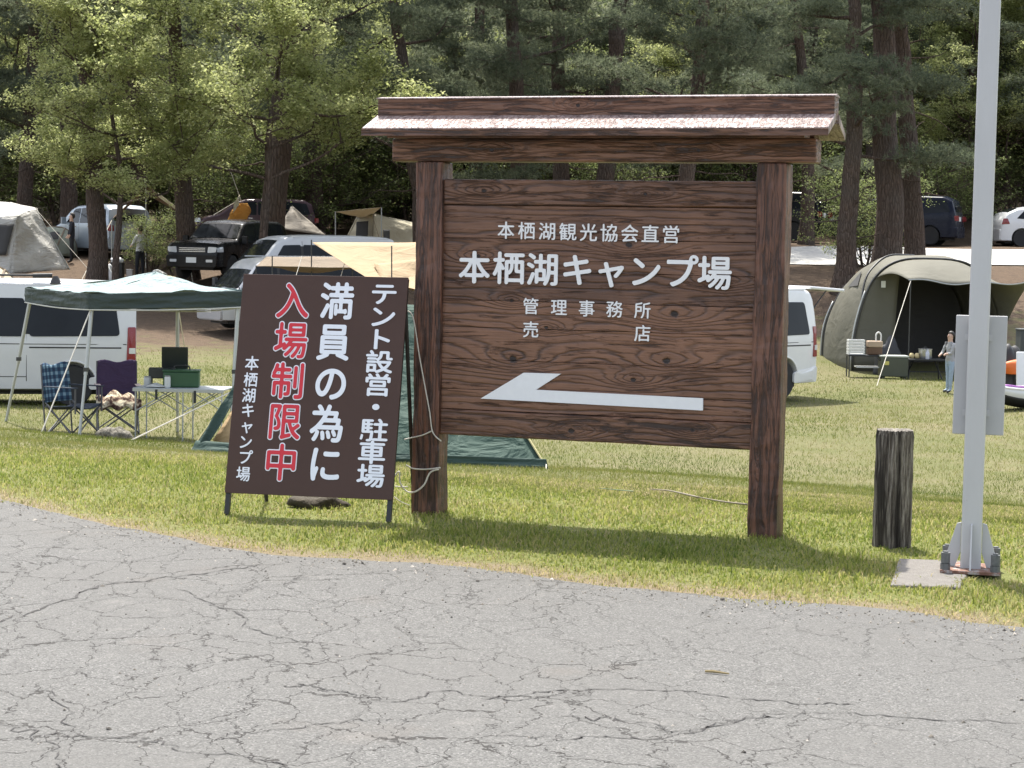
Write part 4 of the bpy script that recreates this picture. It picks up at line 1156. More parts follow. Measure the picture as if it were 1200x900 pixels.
# ------------------------------------------------------------------ vehicles
def carpaint(name, col, flake=0.0, rough=0.28, spec=0.5, coat=0.3):
    if name in MATS: return MATS[name]
    t = NT(name); v = t.obj()
    dirt = t.noise(t.scl(v, (1, 1, 1.6)), 2.2, 5, 0.65)
    c = t.mix(t.math('MULTIPLY', t.ramp(dirt, [(0.45, 0.0), (0.8, 1.0)]), 0.35), col, tuple(q * 0.72 + 0.03 for q in col))
    r = t.math('MULTIPLY_ADD', dirt, 0.2, rough - 0.05)
    MATS[name] = t.done(t.bsdf(c, r, flake, None, spec, coat)); return MATS[name]
def glass_mat(name='dark_car_glass', col=(0.012, 0.014, 0.017), rough=0.06):
    if name in MATS: return MATS[name]
    t = NT(name); v = t.obj()
    MATS[name] = t.done(t.bsdf(t.mix(t.noise(v, 1.5, 3), tuple(q * 0.6 for q in col), tuple(q * 1.8 for q in col)), rough, 0, t.bump(t.noise(v, 1.0, 2), 0.05, 0.05), 0.14)); return MATS[name]
TYRE = plain('tyre_rubber', (0.022, 0.022, 0.023), 0.85, var=0.25)
TRIM = plain('black_trim', (0.020, 0.020, 0.021), 0.6, var=0.2)
ALLOY = plain('alloy_rim', (0.42, 0.43, 0.44), 0.35, 0.7, var=0.1)
BLKALLOY = plain('black_alloy', (0.05, 0.05, 0.052), 0.3, 0.6, var=0.2)
CHROME = plain('chrome_trim', (0.6, 0.6, 0.62), 0.2, 0.9)
REDLAMP = plain('red_lamp', (0.20, 0.010, 0.012), 0.25, coat=0.2)
CLEARLAMP = plain('clear_lamp', (0.62, 0.64, 0.66), 0.15, 0.2, coat=0.6)
PLATE = plain('number_plate', (0.72, 0.73, 0.70), 0.45)
GLASS = glass_mat()
def round_poly(P, r, n=4):
    out = []; m = len(P)
    for i in range(m):
        a, b, c = (np.array(P[(i + k) % m], float) for k in (-1, 0, 1))
        u, w = a - b, c - b; lu, lw = np.linalg.norm(u), np.linalg.norm(w); q = min(r, lu * 0.45, lw * 0.45)
        p0, p1 = b + u / lu * q, b + w / lw * q
        for k in range(n + 1):
            t = k / n; out.append(p0 * (1 - t) ** 2 + 2 * b * t * (1 - t) + p1 * t * t)
    return out
class Vehicle:
    def __init__(s, name, label, loc, rz, top, W=1.7, zb=0.26, tumble=0.10, belt=1.0, paint=None, wheels=(1.25, -1.3), rw=0.33, group=None, rim=None, cat='car', spokes=10, steel=False):
        s.root = empty(name, loc, rz, label, cat, group)
        s.tx = np.array([p[0] for p in top][::-1]); s.tz = np.array([p[1] for p in top][::-1])
        s.W, s.zb, s.tumble, s.belt = W, zb, tumble, belt
        s.x0, s.x1 = s.tx[0], s.tx[-1]
        s.body(paint, wheels, rw)
        for x in wheels:
            for sg in (-1, 1): s.wheel(x, sg, rw, rim or ALLOY, spokes, steel)
    def top(s, x): return float(np.interp(x, s.tx, s.tz))
    def hw(s, x):
        e = min(x - s.x0, s.x1 - x); t = max(0, min(1, e / 0.32))
        front = 0.90 if x > 0 else 0.955
        return s.W / 2 * (front + (1 - front) * (1 - (1 - t) ** 2))
    def y(s, x, z):
        b = s.W / 2 * 0 + s.hw(x)
        up = max(0, z - s.belt); lowr = max(0, 0.55 - z)
        return b - s.tumble * up - 0.10 * lowr * lowr - 0.012 * max(0, 1 - abs(z - s.belt) / 0.5) * 0
    def section(s, x):
        zt = s.top(x); rc = min(0.10, (zt - s.zb) * 0.3); P = [(0.0, s.zb), (s.y(x, s.zb) * 0.9, s.zb)]
        n = 9
        for k in range(n + 1):
            z = s.zb + 0.03 + (zt - rc - s.zb - 0.03) * k / n; P.append((s.y(x, z), z))
        yb = s.y(x, zt - rc)
        for k in range(1, 5):
            a = k / 4 * math.pi / 2; P.append((yb - rc * 1.5 * (1 - math.cos(a)), zt - rc + rc * math.sin(a)))
        yt = P[-1][0]
        for k in (0.66, 0.33): P.append((yt * k, zt + 0.025 * (1 - k * k)))
        P.append((0.0, zt + 0.025)); return P
    def body(s, paint, wheels, rw):
        xs = np.unique(np.concatenate([np.linspace(s.x0, s.x0 + 0.3, 6), np.linspace(s.x0 + 0.3, s.x1 - 0.3, 34), np.linspace(s.x1 - 0.3, s.x1, 6), s.tx]))
        m = MB(); vs_, fs = [], []
        for x in xs:
            h = s.section(x); ring = [(x, y, z) for y, z in h] + [(x, -y, z) for y, z in h[-2:0:-1]]
            k = len(ring); vs_ += ring
        for i in range(len(xs) - 1):
            for j in range(k): fs.append((i * k + j, i * k + (j + 1) % k, (i + 1) * k + (j + 1) % k, (i + 1) * k + j))
        fs += [tuple(range(k)), tuple(reversed(range((len(xs) - 1) * k, len(xs) * k)))]
        m.add(vs_, fs); o = m.build('body', paint, s.root, smooth=True, angle=38)
        cut = MB()
        for x in wheels:
            for sg in (-1, 1):
                cut.lathe([(rw + 0.055, sg * (s.W / 2 - 0.30)), (rw + 0.055, sg * (s.W / 2 + 0.1))][::sg], (x, 0, rw), 28, 'y')
        c = cut.build('cutter', TRIM, s.root)
        md = o.modifiers.new('b', 'BOOLEAN'); md.object = c; md.operation = 'DIFFERENCE'; md.solver = 'EXACT'
        bpy.context.view_layer.update()
        dg = bpy.context.evaluated_depsgraph_get()
        me = bpy.data.meshes.new_from_object(o.evaluated_get(dg), depsgraph=dg)
        o.modifiers.clear(); o.data = me; me.name = 'body'
        bpy.data.objects.remove(c)
        s.body_o = o
        MB().box(((s.x0 + s.x1) / 2, 0, s.zb - 0.03), (s.x1 - s.x0 - 0.5, s.W * 0.62, 0.10)).build('underside', TRIM, s.root)
    def wheel(s, x, sg, rw, rim, spokes, steel):
        yc = sg * (s.W / 2 - 0.115)
        w = bpy.data.objects.new('wheel', None); COL.objects.link(w); w.parent = s.root; w.location = (x, yc, rw); w.empty_display_size = 0.1
        m = MB(); m.lathe([(rw * 0.64, -0.09), (rw * 0.93, -0.10), (rw, -0.075), (rw, 0.075), (rw * 0.93, 0.10), (rw * 0.64, 0.09)], (0, 0, 0), 28, 'y').build('tyre', TYRE, w, smooth=True, angle=50)
        m = MB(); q = sg
        m.lathe([(rw * 0.66, 0.088 * q), (rw * 0.60, 0.075 * q), (rw * 0.58, -0.02 * q), (0.0, -0.02 * q)], (0, 0, 0), 24, 'y')
        if steel:
            m.lathe([(rw * 0.5, 0.0), (rw * 0.46, 0.05 * q), (rw * 0.3, 0.075 * q), (rw * 0.24, 0.06 * q), (0.0, 0.062 * q)], (0, 0, 0), 20, 'y')
        else:
            for k in range(spokes):
                a = 2 * math.pi * k / spokes
                m.box((math.cos(a) * rw * 0.34, 0.05 * q, math.sin(a) * rw * 0.34), (rw * 0.55, 0.03, 0.030), Matrix.Rotation(-a, 3, 'Y'))
            m.lathe([(rw * 0.16, 0.0), (rw * 0.15, 0.072 * q), (0.0, 0.075 * q)], (0, 0, 0), 14, 'y')
        m.build('rim', rim, w, smooth=True, angle=35)
    def side(s, name, poly, mat, r=0.05, off=0.006, sides=(1, -1), parent=None):
        """panel lying on the flank; poly in (x, z)"""
        for sg in sides:
            P = round_poly(poly, r); c = np.mean(P, 0); m = MB(); n = len(P)
            def q(p, o): return (p[0], sg * (s.y(p[0], p[1]) + o), p[1])
            vs_ = [q(c, off)] + [q(c + (p - c) * 0.55, off) for p in P] + [q(p, off) for p in P] + [q(p, -0.02) for p in P]
            fs = [(0, 1 + i, 1 + (i + 1) % n) for i in range(n)]
            for b in (1, 1 + n): fs += [(b + i, b + n + i, b + n + (i + 1) % n, b + (i + 1) % n) for i in range(n)]
            m.add(vs_, fs).build(name, mat, parent or s.root)
    def strip(s, name, x0, x1, z, h, mat, off=0.008, sides=(1, -1)):
        s.side(name, [(x0, z - h / 2), (x0 + (x1 - x0) / 3, z - h / 2), (x0 + 2 * (x1 - x0) / 3, z - h / 2), (x1, z - h / 2), (x1, z + h / 2), (x0, z + h / 2)], mat, h * 0.3, off, sides)
    def seam(s, x, z0, z1, sides=(1, -1)):
        s.side('door_seam', [(x - 0.006, z0), (x + 0.006, z0), (x + 0.006, z1), (x - 0.006, z1)], TRIM, 0.001, 0.002, sides)
    def upper(s, name, xa, xb, fa, fb, mat, off=0.008):
        """pane on the sloping upper surface from x=xa (low end) to xb; fa, fb are width fractions"""
        m = MB()
        def fn(u, v):
            x = xa + (xb - xa) * v; w = s.y(x, s.top(x) - 0.05) * (fa + (fb - fa) * v); yy = (u * 2 - 1) * w
            return (x, yy, s.top(x) + 0.025 * (1 - (yy / s.y(x, s.top(x) - 0.05)) ** 2) + off)
        m.grid(fn, 10, 8).build(name, mat, s.root, solid=0.006)
    def end(s, name, poly, mat, rear=True, off=0.006, r=0.03, th=0.04, parent=None):
        """panel on the front or rear face; poly in (y, z)"""
        x = s.x0 - off if rear else s.x1 + off
        P = round_poly(poly, r, 3); m = MB(); m.prism([(p[0], p[1]) for p in P], 'x', x, x + (th if rear else -th))
        m.build(name, mat, parent or s.root)
    def mirror(s, x, z, mat):
        for sg in (-1, 1):
            m = MB(); m.box((x, sg * (s.y(x, z) + 0.13), z), (0.10, 0.17, 0.24)); m.tube([(x, sg * (s.y(x, z) - 0.02), z - 0.06), (x, sg * (s.y(x, z) + 0.06), z - 0.06)], 0.02, 6)
            m.build('mirror', mat, s.root, bevel=0.03)

VAN_TOP = [(2.34, 0.62), (2.33, 0.86), (2.22, 1.06), (2.08, 1.14), (1.62, 1.66), (1.42, 1.83), (1.15, 1.92), (0.4, 1.965), (-1.0, 1.975), (-2.05, 1.95), (-2.26, 1.90), (-2.33, 1.80), (-2.35, 1.60)]
def boxy_van(name, label, loc, rz, paint, rim, steel=False, spokes=10, wheelr=0.33, group=None, gate_open=False, top=VAN_TOP, cladding=None):
    v = Vehicle(name, label, loc, rz, top, 1.70, 0.25, 0.16, 1.05, paint, (1.38, -1.36), wheelr, group, rim, 'van', spokes, steel)
    # glass: cab door, sliding door, rear quarter
    v.side('side_window', [(0.78, 1.10), (1.70, 1.12), (1.32, 1.68), (0.78, 1.70)], GLASS, 0.05)
    v.side('side_window', [(-0.62, 1.10), (0.70, 1.10), (0.70, 1.70), (-0.62, 1.70)], GLASS, 0.05)
    v.side('side_window', [(-2.10, 1.12), (-0.70, 1.10), (-0.70, 1.70), (-2.02, 1.69)], GLASS, 0.07)
    v.side('window_band', [(-0.72, 1.14), (-0.60, 1.14), (-0.60, 1.66), (-0.72, 1.66)], GLASS, 0.002, 0.004)
    v.side('window_band', [(0.68, 1.14), (0.80, 1.14), (0.80, 1.66), (0.68, 1.66)], TRIM, 0.002, 0.004)
    v.seam(0.73, 0.36, 1.80); v.seam(-0.66, 0.40, 1.80); v.seam(1.86, 0.60, 1.12)
    v.strip('crease_shade', -2.2, 0.70, 0.985, 0.014, TRIM, 0.003)  # dark strip painted in place of the shade line along the crease
    v.strip('slide_rail', -2.12, -0.70, 0.93, 0.022, TRIM, 0.004)
    v.strip('sill_line', -0.66, 0.73, 0.47, 0.012, TRIM, 0.003)
    v.strip('door_handle', 0.48, 0.64, 0.96, 0.05, paint, 0.03); v.strip('door_handle', 0.84, 1.0, 0.96, 0.05, paint, 0.03)
    v.upper('windscreen', 2.06, 1.46, 0.90, 0.84, GLASS)
    v.side('tail_lamp', [(-2.345, 0.72), (-2.20, 0.72), (-2.22, 1.26), (-2.345, 1.26)], REDLAMP, 0.02, 0.016)
    v.side('tail_lamp_clear', [(-2.34, 0.84), (-2.24, 0.84), (-2.24, 0.93), (-2.34, 0.93)], CLEARLAMP, 0.01, 0.020)
    v.side('bumper', [(-2.35, 0.27), (-1.62, 0.27), (-1.62, 0.46), (-2.35, 0.55)], paint, 0.05, 0.022)
    v.side('headlamp', [(2.05, 0.72), (2.325, 0.70), (2.30, 0.94), (2.08, 0.98)], CLEARLAMP, 0.04, 0.012)
    v.end('grille', [(-0.5, 0.70), (0.5, 0.70), (0.5, 0.84), (-0.5, 0.84)], TRIM, False)
    v.end('front_bumper', [(-0.72, 0.28), (0.72, 0.28), (0.74, 0.56), (-0.74, 0.56)], paint, False, 0.05, 0.06, 0.1)
    v.end('number_plate', [(-0.17, 0.45), (0.17, 0.45), (0.17, 0.61), (-0.17, 0.61)], PLATE, False, 0.06, 0.01, 0.02)
    for sg in (-1, 1):
        for x in (1.38, -1.36):      # wheel arch lips
            m = MB(); A = [math.radians(a) for a in range(4, 177, 8)]
            m.tube([(x + math.cos(a) * (wheelr + 0.07), sg * (v.y(x, wheelr + math.sin(a) * (wheelr + 0.07)) - 0.004), wheelr + math.sin(a) * (wheelr + 0.07)) for a in A], 0.018, 6).build('arch_lip', paint, v.root, smooth=True)
        MB().tube([(-2.1, sg * 0.70, 1.915), (1.0, sg * 0.70, 1.90)], 0.014, 5).build('rain_gutter', paint, v.root)
    v.mirror(1.72, 1.20, TRIM)
    if not gate_open:
        v.end('rear_window', [(-0.62, 1.15), (0.62, 1.15), (0.58, 1.66), (-0.58, 1.66)], GLASS, True)
        v.end('number_plate', [(-0.17, 0.80), (0.17, 0.80), (0.17, 0.96), (-0.17, 0.96)], PLATE, True, 0.012)
    else:
        v.end('load_bay_shade', [(-0.70, 0.55), (0.70, 0.55), (0.64, 1.80), (-0.64, 1.80)], TRIM, True, 0.004, 0.05, 0.01)  # black plate standing in for the shade inside the open tail
        R = Matrix.Rotation(math.radians(-4), 3, 'Y'); g = bpy.data.objects.new('tailgate', None); COL.objects.link(g); g.parent = v.root; g.location = (-2.28, 0, 1.945); g.rotation_euler = (0, math.radians(-3), 0)
        m = MB(); m.box((-0.52, 0, 0.0), (1.06, 1.42, 0.055)); m.build('gate_panel', paint, g, bevel=0.02)
        MB().box((-0.34, 0, -0.032), (0.52, 1.15, 0.008)).build('gate_glass', GLASS, g)
        for sg in (-1, 1): MB().tube([(-0.50, sg * 0.68, -0.03), (-0.05, sg * 0.70, -0.42)], 0.012, 6).build('gas_strut', TRIM, g)
    return v
def rear_place(px, Y, rz, half):
    """position so that the middle of the tail stands in column px at depth Y"""
    p = at_base(px, Y); return np.array([p[0] + math.cos(rz) * half, p[1] + math.sin(rz) * half, 0])
def settle(o):
    o.location.z = Hf(o.location.x, o.location.y)
WHITE = carpaint('white_van_paint', (0.54, 0.545, 0.55)); SILVER = carpaint('silver_paint', (0.42, 0.43, 0.44), 0.35)
PEARL = carpaint('pearl_white_paint', (0.66, 0.665, 0.67)); BLACKP = carpaint('black_paint', (0.010, 0.010, 0.011), 0.0, 0.22, 0.2, 0.05); NAVY = carpaint('navy_paint', (0.008, 0.011, 0.024), 0.0, 0.22, 0.2, 0.05)
rz = math.pi + math.radians(12)
va = boxy_van('parked_van', 'white van with black windows parked behind the green canopy at left', rear_place(158, 31.9, rz, 2.35), rz, WHITE, ALLOY, steel=True, wheelr=0.325); settle(va.root)
# rail and mount on the roof
m = MB(); m.tube([(0.5, 0.62, 2.05), (-1.05, 0.66, 2.06)], 0.018, 6); m.tube([(-0.75, 0.66, 2.05), (-1.05, 0.66, 2.06)], 0.035, 6); m.tube([(-1.10, 0.66, 1.93), (-1.10, 0.66, 2.05)], [0.10, 0.035], 8); m.tube([(0.35, 0.62, 1.94), (0.35, 0.62, 2.05)], 0.04, 6)
m.build('roof_carrier', TRIM, va.root)
rz = math.pi + math.radians(46)
vb = boxy_van('parked_van', 'white van with raised tailgate and black wheels parked right of the signboard', rear_place(912, 35.6, rz, 2.35), rz, PEARL, BLKALLOY, wheelr=0.335, spokes=14, gate_open=True); settle(vb.root)
OLD_TOP = [(2.28, 0.62), (2.27, 0.86), (2.14, 1.02), (1.86, 1.10), (1.30, 1.72), (1.10, 1.82), (0.4, 1.90), (-1.6, 1.91), (-2.15, 1.86), (-2.28, 1.74), (-2.30, 1.5)]
rz = math.pi + math.radians(33)
p = at_base(258, 50.5)
vc = boxy_van('parked_van', 'silver van with dark doors under the tan awning, nearer of the two', (p[0] - math.cos(rz) * 2.0, p[1] - math.sin(rz) * 2.0, 0), rz, SILVER, ALLOY, top=OLD_TOP, spokes=6); settle(vc.root)
vc.side('dark_lower_panel', [(-0.6, 0.95), (0.72, 0.95), (0.72, 1.09), (-0.6, 1.09)], TRIM, 0.01, 0.004)
vc.side('dark_lower_panel', [(0.76, 0.62), (1.75, 0.78), (1.80, 1.09), (0.76, 1.09)], TRIM, 0.02, 0.0055)
p = at_base(292, 55.5)
vd = boxy_van('parked_van', 'pale silver van farther behind, only its roof and windscreen showing above the other', (p[0] - math.cos(rz) * 2.0, p[1] - math.sin(rz) * 2.0, 0), rz, WHITE, ALLOY, top=VAN_TOP); settle(vd.root)
vd.root.location.z += 0.0
# black off-road car
SUV = [(2.36, 0.70), (2.35, 0.95), (2.26, 1.08), (1.95, 1.15), (1.12, 1.20), (0.55, 1.68), (0.25, 1.77), (-0.6, 1.82), (-1.9, 1.80), (-2.2, 1.68), (-2.36, 1.2), (-2.38, 0.95)]
def suv(name, label, loc, rz, paint, top=SUV, W=1.82, cat='car', rim=ALLOY, rw=0.37, zb=0.36):
    v = Vehicle(name, label, loc, rz, top, W, zb, 0.22, 1.08, paint, (1.45, -1.35), rw, None, rim, cat, 6)
    zt = lambda x: v.top(x) - 0.10
    v.side('side_window', [(0.0, 1.12), (0.95, 1.14), (0.45, zt(0.45)), (0.0, zt(0.0))], GLASS, 0.05)
    v.side('side_window', [(-1.05, 1.12), (-0.06, 1.12), (-0.06, zt(-0.06)), (-1.05, zt(-1.05))], GLASS, 0.05)
    v.side('side_window', [(-2.05, 1.18), (-1.12, 1.12), (-1.12, zt(-1.12)), (-1.90, zt(-1.9))], GLASS, 0.06)
    v.upper('windscreen', 1.08, 0.58, 0.88, 0.84, GLASS)
    v.seam(0.98, 0.5, 1.1); v.seam(-0.03, 0.5, 1.1); v.seam(-1.08, 0.75, 1.1)
    for x in (0.15, -0.9): v.strip('door_handle', x, x + 0.15, 1.0, 0.04, CHROME, 0.025)
    v.end('grille', [(-0.48, 0.80), (0.48, 0.80), (0.50, 0.97), (-0.50, 0.97)], TRIM, False, 0.012)
    for z in (0.84, 0.89, 0.94): v.end('grille_slot', [(-0.44, z - 0.014), (0.44, z - 0.014), (0.44, z + 0.006), (-0.44, z + 0.006)], CHROME, False, 0.018, 0.005)
    for sg in (-1, 1):
        v.end('headlamp', [(sg * 0.52, 0.80), (sg * 0.80, 0.82), (sg * 0.82, 0.97), (sg * 0.54, 0.98)], CLEARLAMP, False, 0.014)
        v.end('tail_lamp', [(sg * 0.62, 0.85), (sg * 0.84, 0.85), (sg * 0.84, 1.05), (sg * 0.64, 1.05)], REDLAMP, True, 0.014)
        v.end('fog_lamp', [(sg * 0.5, 0.52), (sg * 0.72, 0.52), (sg * 0.72, 0.60), (sg * 0.5, 0.60)], CLEARLAMP, False, 0.075, 0.02)
    v.side('headlamp', [(2.10, 0.83), (2.34, 0.82), (2.32, 0.96), (2.12, 0.98)], CLEARLAMP, 0.03, 0.010)
    v.side('tail_lamp', [(-2.37, 0.87), (-2.22, 0.87), (-2.2, 1.05), (-2.36, 1.05)], REDLAMP, 0.02, 0.010)
    v.end('front_bumper', [(-0.82, zb + 0.02), (0.82, zb + 0.02), (0.86, 0.72), (-0.86, 0.72)], paint, False, 0.06, 0.06, 0.12)
    v.end('rear_bumper', [(-0.84, zb + 0.02), (0.84, zb + 0.02), (0.86, 0.66), (-0.86, 0.66)], paint, True, 0.05, 0.06, 0.12)
    v.end('number_plate', [(-0.17, 0.50), (0.17, 0.50), (0.17, 0.66), (-0.17, 0.66)], PLATE, False, 0.075, 0.01, 0.015)
    v.end('number_plate', [(-0.17, 0.86), (0.17, 0.86), (0.17, 1.02), (-0.17, 1.02)], PLATE, True, 0.015, 0.01, 0.015)
    v.end('rear_window', [(-0.62, 1.20), (0.62, 1.20), (0.55, 1.40), (-0.55, 1.40)], GLASS, True, -0.02, 0.05, 0.03)
    v.mirror(0.95, 1.20, paint); settle(v.root); return v
rz = math.pi + math.radians(70); p = at_base(230, 59.0)
suv('off_road_car', 'black off-road car with clear headlamps parked nose-out beside the two silver vans', (p[0] - math.cos(rz) * 2.1, p[1] - math.sin(rz) * 2.1, 0), rz, BLACKP)
MINI = [(2.25, 0.66), (2.22, 0.86), (1.95, 1.02), (1.40, 1.16), (0.75, 1.62), (0.40, 1.72), (-0.6, 1.76), (-1.8, 1.73), (-2.1, 1.6), (-2.24, 1.1), (-2.26, 0.9)]
rz = math.radians(128); p = at_base(118, 68.5)
suv('minivan', 'light blue-grey minivan parked behind the leaning pine at left', (p[0], p[1], 0), rz, carpaint('blue_silver_paint', (0.34, 0.39, 0.44), 0.3), MINI, 1.7, 'car', ALLOY, 0.31, 0.24)
rz = math.radians(158); p = at_base(1050, 71.5)
suv('parked_car', 'dark navy car with white rear plate parked behind the three pine trunks', (p[0], p[1], 0), rz, NAVY, MINI, 1.75, 'car', BLKALLOY, 0.33, 0.26)
p = at_base(893, 71.0)
suv('parked_car', 'black car whose tail shows beside the right signpost', (p[0], p[1], 0), rz, BLACKP, MINI, 1.75, 'car', BLKALLOY, 0.33, 0.26)
HATCH = [(2.0, 0.62), (1.97, 0.80), (1.65, 0.94), (1.05, 1.04), (0.35, 1.42), (0.0, 1.49), (-0.7, 1.48), (-1.4, 1.38), (-1.75, 1.22), (-1.96, 0.95), (-2.0, 0.72)]
def hatch(label, loc, rz, paint):
    v = Vehicle('parked_car', label, loc, rz, HATCH, 1.68, 0.20, 0.22, 0.92, paint, (1.28, -1.25), 0.315, None, BLKALLOY, 'car', 10)
    v.side('side_window', [(-0.25, 0.97), (0.95, 1.0), (0.3, 1.32), (-0.2, 1.38)], GLASS, 0.05)
    v.side('side_window', [(-1.45, 1.02), (-0.32, 0.97), (-0.27, 1.38), (-1.15, 1.32)], GLASS, 0.05)
    v.upper('windscreen', 1.0, 0.38, 0.88, 0.82, GLASS); v.upper('rear_window', -1.72, -1.36, 0.80, 0.74, GLASS)
    v.seam(0.95, 0.3, 0.95); v.seam(-0.28, 0.3, 0.95); v.seam(-1.1, 0.62, 0.95)
    for x in (-0.15, -1.05): v.strip('door_handle', x, x + 0.15, 0.86, 0.035, paint, 0.025)
    v.side('tail_lamp', [(-1.99, 0.80), (-1.70, 0.82), (-1.78, 1.02), (-1.93, 1.02)], REDLAMP, 0.03, 0.01)
    v.side('headlamp', [(1.60, 0.72), (1.96, 0.66), (1.93, 0.78), (1.65, 0.86)], CLEARLAMP, 0.03, 0.01)
    v.strip('sill', -0.9, 0.9, 0.25, 0.06, TRIM, 0.006)
    v.end('rear_bumper', [(-0.76, 0.22), (0.76, 0.22), (0.78, 0.62), (-0.78, 0.62)], paint, True, 0.05, 0.06, 0.1)
    v.mirror(0.85, 1.02, paint); settle(v.root); return v
p = at_base(1165, 72.3)
hatch('white hatchback parked beyond the sunlit road at the right edge', (p[0] + 1.95, p[1], 0), math.radians(4), PEARL)
rz = math.pi + math.radians(8); p = at_base(300, 76.0)
suv('parked_van', 'dark maroon van half hidden behind the camp shelter and trunks', (p[0], p[1], 0), rz, carpaint('maroon_paint', (0.055, 0.020, 0.026), 0.1), MINI, 1.75, 'van', ALLOY, 0.33, 0.26)
# ------------------------------------------------------------------ tents, tarps and camping gear
def V3(p): return Vector([float(q) for q in p])
class Thing:
    """an Empty standing on the ground; parts are given in world points"""
    def __init__(s, name, label, cat, px, Y, group=None, z=None):
        b = at_base(px, Y) if not isinstance(px, np.ndarray) else px
        if z is not None: b = np.array([b[0], b[1], z])
        s.o = V3(b); s.root = empty(name, b, 0, label, cat, group)
    def l(s, p): return V3(p) - s.o
    def tube(s, name, pts, r, mat, n=6, smooth=True): return MB().tube([s.l(p) for p in pts], r, n).build(name, mat, s.root, smooth=smooth, angle=50)
    def rope(s, name, a, b, r=0.006, mat=None, sag=0.0):
        a, b = V3(a), V3(b); mid = (a + b) / 2 - Vector((0, 0, sag)); return s.tube(name, [a, mid, b], r, mat or ROPE, 5)
    def cloth(s, name, c00, c10, c11, c01, mat, sag=0.0, wr=0.012, n=14, th=0.006, seed=0):
        r = np.random.default_rng(seed + 1); ph = r.uniform(0, 6.28, 4); A, B, C, D = (V3(q) for q in (c00, c10, c11, c01))
        nn = (B - A).cross(D - A).normalized()
        def fn(u, v):
            p = (A * (1 - u) + B * u) * (1 - v) + (D * (1 - u) + C * u) * v
            e = 16 * u * (1 - u) * v * (1 - v)
            w = wr * (math.sin(u * 9 + v * 4 + ph[0]) + 0.7 * math.sin(v * 11 - u * 5 + ph[1]) + 0.5 * math.sin((u + v) * 19 + ph[2])) * min(1, e + 0.25)
            return s.l(p - Vector((0, 0, sag * e)) + nn * w)
        return MB().grid(fn, n, n).build(name, mat, s.root, smooth=True, solid=th)
    def box(s, name, c, d, mat, bevel=0.01, rot=None): return MB().box(s.l(c), d, rot).build(name, mat, s.root, bevel=bevel)
METAL = plain('tent_pole_metal', (0.42, 0.43, 0.42), 0.4, 0.5)
DARKPOLE = plain('dark_pole', (0.06, 0.06, 0.06), 0.5, 0.4)
OLIVE = fabric('olive_tent_cloth', (0.125, 0.120, 0.095), fold=1.2, fold_s=0.25)
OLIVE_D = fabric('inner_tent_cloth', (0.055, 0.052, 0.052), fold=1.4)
GREEN_T = fabric('green_tent_cloth', (0.050, 0.088, 0.070), fold=2.2, fold_s=0.6, translucent=0.12)
GREEN_D = fabric('dark_green_cloth', (0.035, 0.062, 0.052), fold=2.5)
TANIN = fabric('tan_inner_cloth', (0.50, 0.36, 0.20), fold=2.5, translucent=0.25)
TEAL = fabric('sunlit_teal_canopy', (0.255, 0.325, 0.325), fold=3.5, fold_s=0.7, translucent=0.15)  # strong sun on the roof is put into this pale colour
VAL = fabric('shaded_green_valance', (0.045, 0.060, 0.056), fold=3.0)  # shade on the valance is put into this dark green
SILV = fabric('silver_tent_cloth', (0.43, 0.42, 0.39), fold=2.0, fold_s=0.6, stain=(0.28, 0.27, 0.25))
CREAM = fabric('cream_tent_cloth', (0.56, 0.51, 0.38), fold=2.0, fold_s=0.5, translucent=0.2)
TAN = fabric('tan_tarp_cloth', (0.42, 0.315, 0.19), fold=2.0, fold_s=0.45, translucent=0.25)
BROWN = fabric('brown_awning_cloth', (0.24, 0.19, 0.14), fold=2.0, translucent=0.25)
TAUPE = fabric('taupe_tent_cloth', (0.26, 0.23, 0.19), fold=2.0)
ORANGE = fabric('orange_tarp_cloth', (0.56, 0.30, 0.075), fold=5.0, fold_s=0.8, translucent=0.3)
MESH = plain('dark_mesh_window', (0.05, 0.05, 0.05), 0.9)

